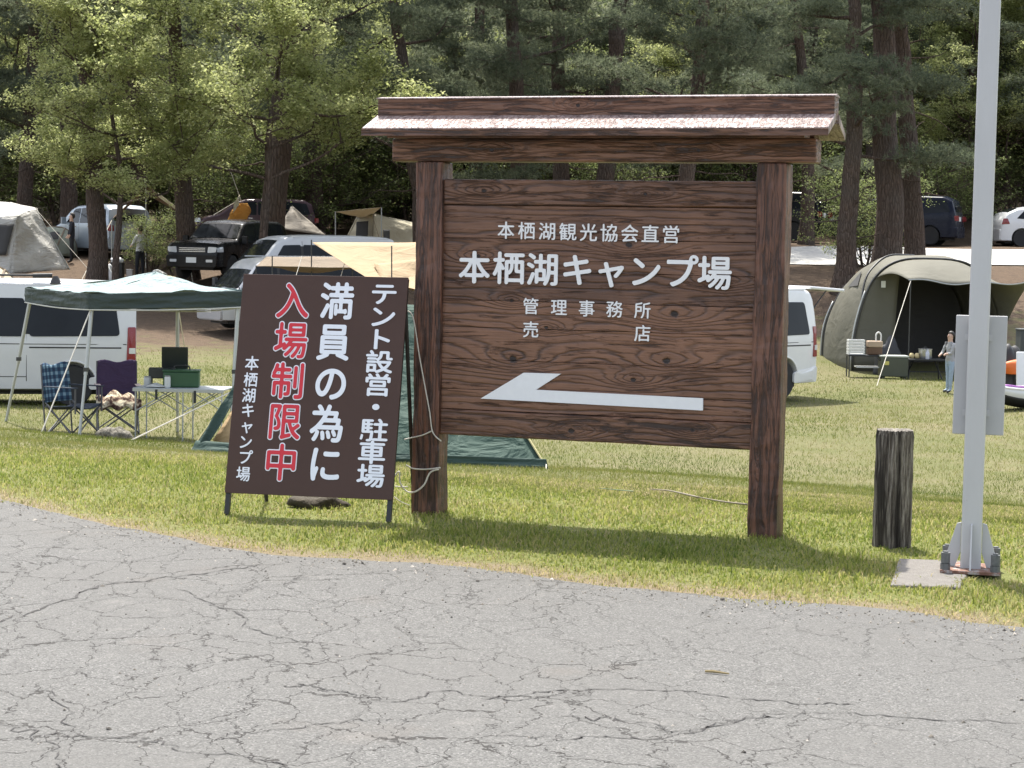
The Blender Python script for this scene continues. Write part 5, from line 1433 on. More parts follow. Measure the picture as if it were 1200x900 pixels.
def olive_tent():
    b = at_base(1086, 42.8)
    root = empty('dome_tent', b, math.radians(9), 'big olive dome tent with open front awning right of the white van', 'tent')
    root.scale = (0.98, 1.0, 1.10); w, h = 1.72, 2.32
    def arch(t, k=1.0, kh=1.0):
        a = math.pi * (1 - t); c, sn = math.cos(a), math.sin(a)
        return (w * k * math.copysign(abs(c) ** 0.62, c), h * kh * abs(sn) ** 0.85)
    prof = [(0.0, 1.0, 0.98), (0.35, 1.02, 1.0), (1.0, 1.03, 1.0), (1.8, 1.0, 0.93), (2.4, 0.95, 0.82), (2.8, 0.90, 0.68), (3.1, 0.86, 0.40), (3.2, 0.85, 0.02)]
    Yp = [p[0] for p in prof]
    def surf(t, y, off=0.0):
        k = np.interp(y, Yp, [p[1] for p in prof]); kh = np.interp(y, Yp, [p[2] for p in prof])
        x, z = arch(t, k, kh)
        wr = 0.014 * math.sin(y * 5 + t * 23) * math.sin(math.pi * t) + 0.008 * math.sin(t * 31 - y * 6)
        n = Vector((x / w, 0, z / h)); n = n.normalized() if n.length > 0 else n
        return Vector((x, y, z)) + n * (off + wr)
    MB().grid(lambda u, v: surf(u, v * 3.2), 48, 26).build('flysheet', OLIVE, root, smooth=True, solid=0.006)
    def front(u, v):       # closed panel left of the doorway
        t = 0.0 + v * 0.36; x, z = arch(t, 1.0, 0.97); xin = -0.80 + 0.12 * v
        return (x + (min(xin, 0) - x) * u, 0.03 + 0.05 * math.sin(u * 8 + v * 5) * u * (1 - u), z)
    MB().grid(lambda u, v: front(u, v) if True else None, 8, 14).build('front_panel', OLIVE, root, smooth=True, solid=0.006)
    def inner(u, v):
        x, z = arch(u, 0.95, 0.95); return (x * v, 2.1 - 0.1 * (1 - v), z * v if u not in (0,) else 0)
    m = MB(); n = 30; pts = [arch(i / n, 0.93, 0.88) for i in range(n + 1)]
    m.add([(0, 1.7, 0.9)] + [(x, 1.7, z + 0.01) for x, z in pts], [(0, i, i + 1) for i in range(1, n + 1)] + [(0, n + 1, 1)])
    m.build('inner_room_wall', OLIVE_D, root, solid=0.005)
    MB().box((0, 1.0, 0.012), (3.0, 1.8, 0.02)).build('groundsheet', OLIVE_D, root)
    # awning
    def aw(u, v):
        t = 0.30 + u * 0.62; x0, z0 = arch(t, 1.0, 0.97)
        x1 = -1.05 + u * 2.75; z1 = 1.86 - 0.05 * math.sin(math.pi * u) + 0.03 * math.sin(u * 13)
        return (x0 * (1 - v) + x1 * v, -0.02 - 1.45 * v, z0 * (1 - v) + z1 * v + 0.10 * math.sin(math.pi * v))
    MB().grid(aw, 26, 10).build('awning', OLIVE, root, smooth=True, solid=0.005)
    MB().tube([aw(u / 26, 1.0) for u in range(27)], 0.012, 5).build('awning_hem', METAL, root)
    for x in (-1.0,):
        MB().tube([(x, -1.48, 0), (x, -1.47, 1.86)], 0.012, 6).build('awning_pole', DARKPOLE, root)
        MB().tube([(x, -1.47, 1.85), (x - 1.75, -4.4, 0.0)], 0.007, 5).build('guy_rope', ROPE, root)
    # pole sleeves
    for y, off, mt in ((0.0, 0.012, DARKPOLE), (2.4, 0.012, DARKPOLE)):
        MB().tube([surf(t / 40, y, off) for t in range(41)], 0.020, 6).build('pole_sleeve', mt, root, smooth=True)
    for y in (0.0, 2.4):
        MB().tube([surf(t / 40, y, 0.055) for t in range(0, 10)], 0.018, 6).build('tent_pole', METAL, root, smooth=True)
        MB().tube([surf(1 - t / 40, y, 0.055) for t in range(0, 10)], 0.018, 6).build('tent_pole', METAL, root, smooth=True)
    MB().tube([surf(0.16 + 0.34 * k / 20, 0.0 + 1.0 * k / 20, 0.02) for k in range(21)], 0.020, 6).build('pole_sleeve', DARKPOLE, root, smooth=True)
    m = MB(); m.add([surf(0.24, 0.55, 0.035), surf(0.24, 1.25, 0.035), surf(0.31, 0.95, 0.035)], [(0, 1, 2)]); m.build('vent_window', MESH, root, solid=0.004)
    MB().grid(lambda u, v: (1.25 + 0.12 * u + 0.1 * math.sin(v * 6), 0.15 + 0.55 * u, 0.25 + 1.65 * v), 6, 10).build('inner_door_flap', CREAM, root, smooth=True, solid=0.004)  # cream colour stands in for light on the mesh door panel
    MB().box((-1.08, -0.02, 1.75), (0.10, 0.01, 0.13)).build('label_tag', PLATE, root)
    return root
olive_tent()

def ridge_tent():
    t = Thing('ridge_tent', 'dark green ridge tent with open tan doorway behind the two signs', 'tent', 430, 20.2)
    g = lambda px, Y, dz=0.0: at_base(px, Y) + np.array([0, 0, dz])
    A, B, Cc, D = g(222, 19.7), g(640, 19.3), g(600, 22.0), g(275, 22.3)
    R0 = g(345, 20.7, 1.72); R1 = g(520, 20.6, 1.66); A2 = g(322, 19.35)
    t.cloth('front_slope', A2, B, R1, R0, GREEN_T, 0.06, 0.022, 26, seed=1)
    t.cloth('back_slope', D, Cc, R1, R0, GREEN_T, 0.05, 0.015, 14, seed=2)
    t.cloth('end_panel', B, Cc, (R1 + np.array([0.01, 0, 0])), R1, GREEN_T, 0.03, 0.012, 12, seed=3)
    # open doorway at the left end: tan inner wall, folded flap, sill
    mid = A * 0.45 + D * 0.55
    t.cloth('inner_wall', A + np.array([0.21, 0.14, 0.12]), A2 + np.array([0.0, 0.2, 0.06]), R0 + np.array([0.10, 0.1, -0.12]), R0 + np.array([0.05, 0.0, -0.10]), TANIN, 0.0, 0.015, 10, seed=4)
    t.cloth('door_flap', A, A + np.array([0.19, 0.0, 0.10]), R0 + np.array([0.03, -0.06, -0.02]), R0 + np.array([-0.04, -0.03, 0.0]), GREEN_D, -0.03, 0.03, 12, seed=5)
    t.cloth('door_sill', A + np.array([0, -0.02, 0]), A2 + np.array([0, -0.03, 0]), A2 + np.array([0, 0.1, 0.12]), A + np.array([0.06, 0.06, 0.12]), GREEN_D, 0.0, 0.012, 8, seed=6)
    t.cloth('skirt', A2 + np.array([0, -0.02, 0.10]), B + np.array([0, -0.02, 0.10]), B + np.array([0.02, -0.06, 0.0]), A2 + np.array([0, -0.06, 0.0]), GREEN_D, 0.0, 0.01, 20, seed=8)
    t.tube('seam_cord', [B + np.array([0, 0, 0.02]), B * 0.5 + R1 * 0.5 + np.array([0.0, 0, 0.02]), R1], 0.010, plain('yellow_cord', (0.45, 0.40, 0.20), 0.8))
    t.tube('edge_cord', [A + np.array([0, 0, 0.0]), A * 0.5 + R0 * 0.5, R0], 0.010, plain('yellow_cord', (0.45, 0.40, 0.20), 0.8))
    t.tube('tent_pole', [R0 - np.array([0, 0, 1.72]), R0], 0.014, METAL); t.tube('tent_pole', [R1 - np.array([0, 0, 1.66]), R1], 0.014, METAL)
    t.rope('guy_rope', B + np.array([0, 0, 0.05]), g(640, 18.9), 0.005)
ridge_tent()

def canopy():
    t = Thing('camp_canopy', 'green pop-up canopy with sunlit pale roof and shaded dark valance beside the white van', 'canopy', 150, 25.8)
    feet = [at_base(7, 27.3), at_base(93, 24.4), at_base(270, 24.3), at_base(208, 27.2)]
    tops = [PY(36, 352, 27.2), PY(108, 360, 24.6), PY(279, 357, 24.4), PY(208, 362, 27.0)]
    for f, q in zip(feet, tops):
        leg = t.tube('leg', [f, f * 0.5 + q * 0.5], 0.020, METAL, 8); t.tube('leg_extension', [f * 0.52 + q * 0.48, q + np.array([0, 0, 0.05])], 0.026, METAL, 8)
        o = MB().box(t.l(f * 0.48 + q * 0.52), (0.06, 0.06, 0.05)).build('leg_clamp', DARKPOLE, t.root)
    peak = PY(183, 319, 25.9)
    top = [q + np.array([0, 0, 0.16]) for q in tops]
    cen = sum(tops) / 4; out = [q + (q - cen) * 0.06 for q in top]
    for i in range(4):
        a, b = V3(out[i]), V3(out[(i + 1) % 4]); pk = V3(peak)
        def fn(u, v, a=a, b=b, pk=pk, i=i):
            e = a * (1 - u) + b * u; p = e * (1 - v) + pk * v
            p.z -= 0.10 * math.sin(math.pi * v) * (0.4 + 1.2 * abs(u - 0.5) * 0) + 0.05 * math.sin(math.pi * u) * (1 - v) * math.sin(math.pi * v)
            p.z += 0.016 * math.sin(u * 21 + v * 7 + i) * (1 - v) + 0.012 * math.sin(u * 9 - v * 13 + i * 2)
            return t.l(p)
        MB().grid(fn, 18, 14).build('roof_panel', TEAL, t.root, smooth=True, solid=0.004)
        c, d = a - Vector((0, 0, 0.20)), b - Vector((0, 0, 0.20))
        t.cloth('valance', a, b, d, c, VAL, 0.0, 0.012, 16, 0.004, seed=i)
        t.tube('valance_hem', [c + (d - c) * k / 10 + Vector((0, 0, -0.02 * math.sin(math.pi * k / 10))) for k in range(11)], 0.009, plain('pale_hem', (0.5, 0.5, 0.46), 0.8), 5)
        t.tube('frame_bar', [V3(tops[i]), V3(tops[(i + 1) % 4])], 0.012, METAL, 6)
    t.rope('guy_rope', tops[1] + np.array([0, 0, 0.02]), at_base(48, 23.6), 0.009)
    t.rope('guy_rope', tops[2] + np.array([0, 0, -1.05]), at_base(153, 23.0), 0.010)
    t.rope('guy_rope', tops[3] + np.array([0, 0, 0.1]), at_base(228, 29.5), 0.008)
canopy()

def camp_chair(name, label, px, Y, rz, seat_m, back_m, group, blanket=None, high=0.92):
    b = at_base(px, Y); root = empty(name, b, rz, label, 'chair', group)
    w, d, sh = 0.27, 0.24, 0.42; frame = plain('chair_frame', (0.10, 0.10, 0.11), 0.5, 0.3)
    # faces +x ; back at -x
    for sg in (-1, 1):
        MB().tube([(d, sg * w, 0.0), (-d * 0.95, sg * w, sh + 0.02)], 0.011, 6).build('leg', frame, root)
        MB().tube([(-d, sg * w, 0.0), (d, sg * w, sh)], 0.011, 6).build('leg', frame, root)
        MB().tube([(-d * 0.95, sg * w, 0.02), (-d * 1.25, sg * w, high)], 0.011, 6).build('back_post', frame, root)
        MB().tube([(d * 0.98, sg * w, sh - 0.1), (d * 0.98, sg * w, 0.64)], 0.011, 6).build('arm_post', frame, root)
        MB().box((0, sg * w, 0.645), (0.50, 0.075, 0.012)).build('armrest', seat_m, root)
    for sx in (-1, 1):
        MB().tube([(sx * d, -w, 0.015), (sx * d * 0.9, w, sh - 0.02)], 0.010, 6).build('cross_brace', frame, root)
        MB().tube([(sx * d, w, 0.015), (sx * d * 0.9, -w, sh - 0.02)], 0.010, 6).build('cross_brace', frame, root)
    MB().grid(lambda u, v: (-d + 2 * d * u, -w + 2 * w * v, sh - 0.05 * math.sin(math.pi * v) - 0.03 * (1 - u)), 10, 10).build('seat', seat_m, root, smooth=True, solid=0.012)
    MB().grid(lambda u, v: (-d * (0.98 + 0.27 * u) - 0.05 * math.sin(math.pi * v), -w + 2 * w * v, sh + 0.02 + (high - sh - 0.02 + 0.02 * math.sin(v * 9)) * u), 10, 10).build('backrest', back_m, root, smooth=True, solid=0.012)
    if blanket is not None:
        MB().grid(lambda u, v: (-d * 0.8 + 2.2 * d * u, -w * 1.1 + 2.2 * w * v, sh + 0.03 + 0.10 * abs(math.sin(u * 7 + v * 5)) * math.sin(math.pi * min(1, u + 0.1)) * math.sin(math.pi * v) + 0.03 * math.sin(v * 17 + u * 3) - 0.14 * max(0, u - 0.86) * 5), 18, 18).build('blanket', blanket, root, smooth=True, solid=0.02)
    return root
t_ = NT('blue_plaid_cloth'); v_ = t_.obj(); sx_ = t_.new('SeparateXYZ'); t_.L(v_, sx_.inputs[0])
fr = lambda s, f: t_.math('GREATER_THAN', t_.math('FRACT', t_.math('MULTIPLY', s, f)), 0.55)
pl = t_.math('MULTIPLY', t_.math('ADD', fr(sx_.outputs[1], 11.0), fr(sx_.outputs[2], 11.0)), 0.5)
PLAID = t_.done(t_.bsdf(t_.ramp(pl, [(0.0, (0.028, 0.045, 0.085)), (0.5, (0.06, 0.115, 0.18)), (1.0, (0.22, 0.32, 0.40))]), 0.85, 0, t_.bump(t_.noise(v_, 12, 3), 0.3, 0.02), 0.2))
t_ = NT('mottled_blanket'); v_ = t_.obj()
BLANKET = t_.done(t_.bsdf(t_.ramp(t_.noise(v_, 7.0, 4, 0.6, 1.0), [(0.42, (0.06, 0.035, 0.03)), (0.5, (0.30, 0.22, 0.16)), (0.58, (0.62, 0.56, 0.42))]), 0.95, 0, t_.bump(t_.noise(v_, 20, 4), 0.6, 0.03), 0.1))
camp_chair('camp_chair', 'blue plaid folding camp chair in front of the van wheel', 86, 24.9, math.radians(-25), fabric('navy_seat', (0.035, 0.045, 0.065)), PLAID, 'folding camp chairs')
camp_chair('camp_chair', 'purple folding camp chair with a mottled blanket on its seat', 138, 26.9, math.radians(-75), fabric('dark_seat', (0.04, 0.03, 0.04)), fabric('purple_back', (0.055, 0.035, 0.085), fold=4), 'folding camp chairs', BLANKET, 0.96)

def camp_table():
    b = at_base(215, 25.3); root = empty('folding_table', b, math.radians(-4), 'light grey folding camp table under the canopy', 'table')
    GREY = plain('table_top_grey', (0.40, 0.43, 0.44), 0.4)
    MB().box((0, 0, 0.69), (1.18, 0.62, 0.022)).build('table_top', GREY, root, bevel=0.006)
    MB().box((0, -0.312, 0.676), (1.18, 0.012, 0.04)).build('table_rim', METAL, root); MB().box((0, 0.312, 0.676), (1.18, 0.012, 0.04)).build('table_rim', METAL, root)
    for sx in (-1, 0.1, 1):
        for sy in (-1, 1): MB().tube([(sx * 0.56, sy * 0.28, 0.0), (sx * 0.56, sy * 0.28, 0.68)], 0.011, 6).build('leg', METAL, root)
    for sy in (-1, 1):
        for a, c in ((-0.56, -0.1), (0.056, 0.5)):
            MB().tube([(a, sy * 0.27, 0.40), (c, sy * 0.27, 0.67)], 0.008, 5).build('brace', METAL, root); MB().tube([(c + 0.1, sy * 0.27, 0.40), (a + 0.1, sy * 0.27, 0.67)], 0.008, 5).build('brace', METAL, root)
    MB().box((0.22, -0.318, 0.60), (0.03, 0.012, 0.16)).build('strap', TRIM, root); MB().box((-0.28, -0.318, 0.62), (0.03, 0.012, 0.13)).build('strap', TRIM, root)
    T = b + np.array([0, 0, 0.702]); gb = plain('green_box', (0.028, 0.085, 0.035), 0.5)
    bx = empty('gear_box', T + np.array([-0.03, 0.02, 0]), 0.1, 'green gear box on the folding table', 'box')
    MB().box((0, 0, 0.10), (0.46, 0.30, 0.20)).build('case', gb, bx, bevel=0.02); MB().box((0, 0, 0.212), (0.48, 0.32, 0.022)).build('lid', gb, bx, bevel=0.008); MB().tube(spline([(-0.1, 0, 0.22), (-0.08, 0, 0.27), (0.08, 0, 0.27), (0.1, 0, 0.22)], 5), 0.01, 6).build('handle', TRIM, bx)
    st = empty('camp_stove', T + np.array([-0.30, 0.10, 0]), 0.15, 'black camp stove with raised lid on the folding table', 'stove')
    BK = plain('stove_black', (0.02, 0.024, 0.022), 0.45)
    MB().box((0.0, 0, 0.17), (0.34, 0.26, 0.13)).build('burner_case', BK, st, bevel=0.01)
    for sx in (-1, 1): MB().tube([(sx * 0.13, 0, 0), (sx * 0.13, 0, 0.11)], 0.012, 6).build('leg', BK, st)
    MB().box((0.16, 0.10, 0.36), (0.34, 0.02, 0.30), Matrix.Rotation(0.25, 3, 'X')).build('lid', BK, st, bevel=0.01)
    for k, (dx, dy, h, r, nm, mt, lb) in enumerate(((-0.18, -0.18, 0.14, 0.04, 'cup', plain('cup_white', (0.62, 0.64, 0.62), 0.4), 'white cup at the front edge of the folding table'),
                                      (-0.46, -0.05, 0.12, 0.05, 'jar', plain('jar_grey', (0.45, 0.46, 0.46), 0.3), 'grey jar at the left end of the folding table'))):
        q = empty(nm, T + np.array([dx, dy, 0]), 0, lb, nm)
        MB().lathe([(r * 0.85, 0), (r, h * 0.1), (r, h * 0.9), (r * 0.9, h)], (0, 0, 0), 14).build('wall', mt, q, smooth=True, angle=40); MB().lathe([(r * 0.92, h), (r * 0.92, h + 0.015), (0, h + 0.016)], (0, 0, 0), 14).build('lid', plain('lid_grey', (0.3, 0.3, 0.3), 0.4), q)
    pan = empty('dish_cloth', T + np.array([-0.33, -0.16, 0]), 0, 'crumpled white wrapping on the folding table', 'wrapping')
    MB().grid(lambda u, v: (-0.12 + 0.24 * u, -0.07 + 0.14 * v, 0.012 + 0.05 * abs(math.sin(u * 6 + v * 9)) * math.sin(math.pi * u) * math.sin(math.pi * v)), 12, 10).build('sheet', plain('paper_white', (0.6, 0.6, 0.58), 0.7), pan, smooth=True, solid=0.004)
camp_table()
def lump(name, label, cat, px, Y, size, mat, seed, z=0.0, base=None):
    b = at_base(px, Y) if base is None else base
    root = empty(name, b, 0, label, cat); bm = bmesh.new(); bmesh.ops.create_icosphere(bm, subdivisions=4, radius=1.0)
    r = np.random.default_rng(seed); K = r.normal(0, 3.2, (6, 3)); ph = r.uniform(0, 6, 6)
    for v in bm.verts:
        n = sum(math.sin(float(K[i] @ np.array(v.co)) + ph[i]) for i in range(6)) * 0.07
        v.co *= 1 + n; v.co = Vector((v.co.x * size[0], v.co.y * size[1], max(-0.25, v.co.z) * size[2] + size[2] * 0.25 + z))
    me = bpy.data.meshes.new('bundle'); bm.to_mesh(me); bm.free(); me.polygons.foreach_set('use_smooth', [True] * len(me.polygons))
    link('bundle', me, mat, root); return root
t_ = NT('netting'); v_ = t_.obj(); n_ = t_.noise(v_, 26, 5, 0.7)
NET = t_.done(t_.bsdf(t_.ramp(n_, [(0.35, (0.06, 0.055, 0.045)), (0.6, (0.26, 0.24, 0.20)), (0.8, (0.42, 0.40, 0.35))]), 0.95, 0, t_.bump(n_, 0.9, 0.04), 0.1))
lump('stuff_sack', 'grey rumpled sack lying on the grass left of the notice board', 'sack', 134, 23.2, (0.21, 0.15, 0.11), NET, 3)
lump('soil_clod', 'dark clod of earth in the grass under the notice board', 'clod', 0, 0, (0.16, 0.09, 0.055), plain('dark_earth', (0.055, 0.045, 0.03), 0.95, var=0.4, scale=20, bump=0.8), 5, base=np.array([-1.16, 11.55, 0.0]))

# ---- white lodge tent far left
def lodge_tent():
    t = Thing('lodge_tent', 'greyish white lodge tent with dark mesh window at the far left', 'tent', 10, 62.5)
    P = lambda px, py, Y: PY(px, py, Y)
    gA, gB, gC = at_base(-60, 62.0), at_base(12, 61.2), at_base(82, 62.6)
    pk = P(41, 244, 62.8); rl = P(-60, 232, 63.0); e0 = P(-60, 258, 62.0); e1 = P(20, 254, 61.6)
    t.cloth('front_wall', gA, gB, e1, e0, SILV, 0, 0.03, 14, seed=1)
    t.cloth('wing', gB, gC, pk, e1, SILV, 0, 0.05, 18, seed=2)
    t.cloth('wing_back', gC, at_base(60, 65.5), pk + np.array([0, 0.3, 0]), pk, SILV, 0, 0.03, 10, seed=3)
    rm = P(12, 237, 63.5); t.cloth('roof', e0, e1, rm, rl, SILV, 0.05, 0.03, 14, seed=4)
    t.cloth('roof_gusset', e1, pk, pk + np.array([0, .4, .0]), rm, SILV, 0, 0.02, 8, seed=5)
    t.cloth('roof_back', rl, rm, at_base(20, 66.5), at_base(-60, 66.5), SILV, 0, 0.03, 10, seed=6)
    n = np.array([0, -0.03, 0])
    t.cloth('mesh_window', P(-50, 299, 61.85) + n, P(7, 299, 61.3) + n, P(17, 262, 61.5) + n, P(-50, 264, 61.9) + n, MESH, 0, 0.004, 8, seed=7)
    t.tube('tent_pole', [gB, (gB + pk) / 2, pk], 0.018, DARKPOLE); t.tube('tent_pole', [gC, pk], 0.018, METAL); t.tube('tent_pole', [at_base(44, 62.1), pk], 0.014, METAL)
    t.rope('guy_rope', pk, at_base(108, 62.0), 0.008)
lodge_tent()
def small_dome(name, label, px, Y, w, h, d, mat, seed, rz=0.2):
    b = at_base(px, Y); root = empty(name, b, rz, label, 'tent')
    f = lambda u, v: (w * math.cos(math.pi * (1 - u)) * (abs(math.sin(math.pi * v)) ** 0.55), d * math.cos(math.pi * (1 - v)), h * math.sin(math.pi * u) ** 0.75 * abs(math.sin(math.pi * v)) ** 0.55 + 0.02 * math.sin(u * 20 + v * 14))
    MB().grid(f, 24, 20).build('flysheet', mat, root, smooth=True, solid=0.006)
    for a in (0.35, 0.65): MB().tube([Vector(f(a, v / 20)) + Vector((0, 0, 0.02)) for v in range(1, 20)], 0.025, 5).build('pole_sleeve', BROWN, root)
    MB().tube([Vector(f(u / 20, 0.5)) + Vector((0, 0, 0.02)) for u in range(21)], 0.025, 5).build('pole_sleeve', BROWN, root)
    MB().grid(lambda u, v: Vector(f(0.3 + 0.3 * u, 0.12 + 0.12 * v)) * 1.012, 8, 6).build('door_panel', MESH, root, solid=0.004)
small_dome('dome_tent', 'tan dome tent whose top shows above the white van roof', -22, 41.0, 1.05, 2.08, 1.3, fabric('beige_dome_cloth', (0.50, 0.44, 0.31), translucent=0.2), 1)
small_dome('dome_tent', 'small grey-green dome tent right behind the white lodge tent', 64, 67.5, 0.75, 1.0, 0.9, fabric('sage_dome_cloth', (0.20, 0.22, 0.18)), 2)
def cream_tent():
    t = Thing('cabin_tent', 'cream cabin tent with dark doorway and small window left of the signboard', 'tent', 445, 70.5)
    P = PY
    gl, gr = at_base(396, 69.5), at_base(510, 70.5); el, er = P(419, 254, 70.0), P(512, 272, 71.0)
    gm = at_base(436, 68.9); em = P(438, 250, 69.6)
    t.cloth('end_wall', gl, gm, em, el, CREAM, 0, 0.02, 12, seed=1)
    t.cloth('long_wall', gm, gr, er, em, CREAM, 0, 0.04, 16, seed=2)
    bk = np.array([0, 3.0, 0.2]); t.cloth('roof', em, er, er + bk, el + bk, CREAM, 0.05, 0.03, 10, seed=3)
    n = np.array([0, -0.10, 0])
    t.cloth('doorway', P(417, 283, 69.1) + n, P(431, 283, 68.95) + n, P(432, 259, 69.2) + n, P(418, 260, 69.4) + n, MESH, 0, 0.004, 6, seed=4)  # dark sheet painted in place of the shade inside the door opening
    t.cloth('window', P(450, 282, 69.0) + n, P(457, 282, 69.1) + n, P(457, 269, 69.3) + n, P(449, 269, 69.2) + n, MESH, 0, 0.004, 6, seed=5)
    t.tube('tent_pole', [gm, em], 0.02, plain('wood_pole', (0.28, 0.24, 0.17), 0.8)); t.tube('tent_pole', [at_base(452, 68.6), P(437, 255, 69.2)], 0.02, plain('wood_pole', (0.28, 0.24, 0.17), 0.8)); t.tube('corner_pole', [gl, el], 0.035, CREAM)
    t.cloth('porch_roof', P(393, 248, 67.0), P(447, 243, 67.0), em, el, CREAM, 0.12, 0.02, 10, seed=6)
    t.tube('porch_pole', [at_base(447, 66.9), P(447, 243, 67.0)], 0.02, METAL); t.tube('porch_pole', [at_base(393, 66.9), P(393, 248, 67.0)], 0.02, METAL)
    q = Thing('storage_box', 'black storage box in front of the cream cabin tent', 'box', 430, 68.0)
    q.box('case', at_base(430, 68.0) + np.array([0, 0, 0.22]), (0.42, 0.34, 0.40), TRIM); q.box('lid', at_base(430, 68.0) + np.array([0, 0, 0.44]), (0.46, 0.38, 0.05), TRIM)
cream_tent()
def taupe_tent():
    t = Thing('pyramid_tent', 'grey-brown pyramid tent with dark open base beside the cream cabin tent', 'tent', 352, 68.5)
    P = PY; pk = P(341, 242, 69.0); l0 = P(326, 268, 68.0); r0 = P(383, 276, 68.4); b0 = at_base(388, 70.8); b1 = at_base(326, 71.3)
    t.cloth('front_sheet', l0, r0, pk + np.array([0.06, 0, 0]), pk, TAUPE, 0.0, 0.03, 12, seed=1)
    t.cloth('side_sheet', r0, b0, pk + np.array([0.05, 0.1, 0]), pk, TAUPE, 0, 0.03, 10, seed=2)
    t.cloth('back_sheet', b0, b1, pk + np.array([0, 0.1, 0]), pk + np.array([0.05, .1, 0]), TAUPE, 0, 0.03, 10, seed=3)
    t.cloth('left_sheet', b1, l0, pk, pk + np.array([0, 0.1, 0]), TAUPE, 0, 0.03, 10, seed=4)
    t.tube('tent_pole', [at_base(341, 69.0), pk], 0.02, METAL); t.tube('front_pole', [at_base(326, 67.9), l0], 0.015, METAL); t.tube('front_pole', [at_base(383, 68.3), r0], 0.015, METAL)
    g = at_base(356, 69.6); t.cloth('inner_mesh', at_base(328, 68.9), at_base(381, 69.2), r0 + np.array([-.1, .6, 0.1]), l0 + np.array([.1, .6, 0.1]), MESH, 0, 0.01, 8, seed=5)
    t.rope('guy_rope', r0, at_base(396, 67.6), 0.01)
taupe_tent()
def tan_tarp():
    t = Thing('tan_tarp', 'tan tarp on dark poles stretched between the silver vans and the signboard', 'tarp', 440, 45.5)
    P = PY; a, b, c, d = P(366, 284, 46.8), P(530, 284, 46.5), P(545, 352, 43.5), P(430, 326, 43.8)
    m_ = P(445, 305, 45.2)
    t.cloth('sheet', d, c, b, a, TAN, 0.28, 0.02, 18, seed=1)
    t.cloth('side_flap', P(438, 309, 45.6), P(530, 300, 45.8), P(525, 352, 44.6), P(448, 330, 44.8), TAN, 0.05, 0.03, 12, seed=2)
    for px, py, Y in ((365, 281, 46.8), (459, 288, 44.6), (319, 300, 46.0), (413, 304, 47.0)):
        t.tube('pole', [at_base(px, Y), P(px, py, Y)], 0.016, DARKPOLE)
    t.rope('guy_rope', P(354, 300, 46.5), at_base(318, 44.5), 0.009); t.rope('guy_rope', P(405, 304, 46.0), at_base(372, 44.2), 0.009)
    q = Thing('brown_awning', 'brown sagging awning along the side of the nearer silver van', 'awning', 365, 47.3)
    q.cloth('sheet', P(300, 312, 46.0), P(433, 314, 46.8), P(440, 301, 48.6), P(312, 301, 48.3), BROWN, 0.22, 0.02, 16, seed=3)
    q.tube('pole', [at_base(300, 46.0), P(300, 311, 46.0)], 0.014, DARKPOLE); q.tube('pole', [at_base(433, 46.8), P(433, 313, 46.8)], 0.014, DARKPOLE)
tan_tarp()
def shelter():
    t = Thing('tarp_shelter', 'brown pitched tarp shelter with a pale edge between the pine trunks at left', 'tarp', 175, 64.0)
    P = PY; pk = P(171, 217, 63.5); lf = P(131, 258, 63.0); rt_ = P(215, 250, 63.0); bk = P(168, 224, 67.0); lb = P(134, 252, 67.0); rb = P(212, 248, 67.0)
    t.cloth('sheet', lf, pk, bk, lb, BROWN, 0.1, 0.03, 10, seed=1); t.cloth('sheet', pk, rt_, rb, bk, BROWN, 0.1, 0.03, 10, seed=2)
    t.cloth('pale_edge', P(185, 226, 62.9), P(213, 247, 62.85), P(213, 251, 62.9), P(186, 231, 62.95), CREAM, 0, 0.01, 8, seed=3)
    for p, px, Y in ((lf, 131, 63.0), (pk, 171, 63.5), (rt_, 215, 63.0)): t.tube('pole', [at_base(px, Y), p], 0.018, METAL)
    t.rope('guy_rope', rt_, at_base(226, 60.0), 0.012); t.rope('guy_rope', lf, at_base(96, 60.5), 0.012)
    o = Thing('hanging_tarp', 'orange tarp bundle hanging beside the massive dark pine', 'tarp', 277, 63.0)
    top = P(283, 236, 62.8)
    m = MB(); n = 12
    for k in range(n + 1):
        f = k / n; c = V3(P(283 - 6 * f, 238 + 34 * f, 62.8)); wd = 0.30 * math.sin(math.pi * (0.18 + 0.72 * f)) ** 0.8
        for j in range(10):
            a = 2 * math.pi * j / 10; r = wd * (1 + 0.25 * math.sin(3 * a + k * 0.6)); m.v.append(tuple(o.l(c + Vector((r * math.cos(a), 0.5 * r * math.sin(a), 0)))))
    m.f = [(k * 10 + j, k * 10 + (j + 1) % 10, (k + 1) * 10 + (j + 1) % 10, (k + 1) * 10 + j) for k in range(n) for j in range(10)] + [tuple(range(9, -1, -1)), tuple(range(n * 10, n * 10 + 10))]
    m.build('sheet', ORANGE, o.root, smooth=True)
    o.rope('cord', top, P(270, 200, 62.6), 0.012); o.rope('cord', P(277, 236, 62.8), P(250, 252, 62.0), 0.012); o.tube('prop_pole', [at_base(277, 62.8), P(277, 272, 62.8)], 0.02, plain('wood_pole', (0.28, 0.24, 0.17), 0.8))
    o.cloth('white_corner', P(273, 250, 62.6), P(280, 240, 62.6), P(281, 228, 62.7), P(274, 238, 62.6), CREAM, 0, 0.02, 6, seed=5)
shelter()
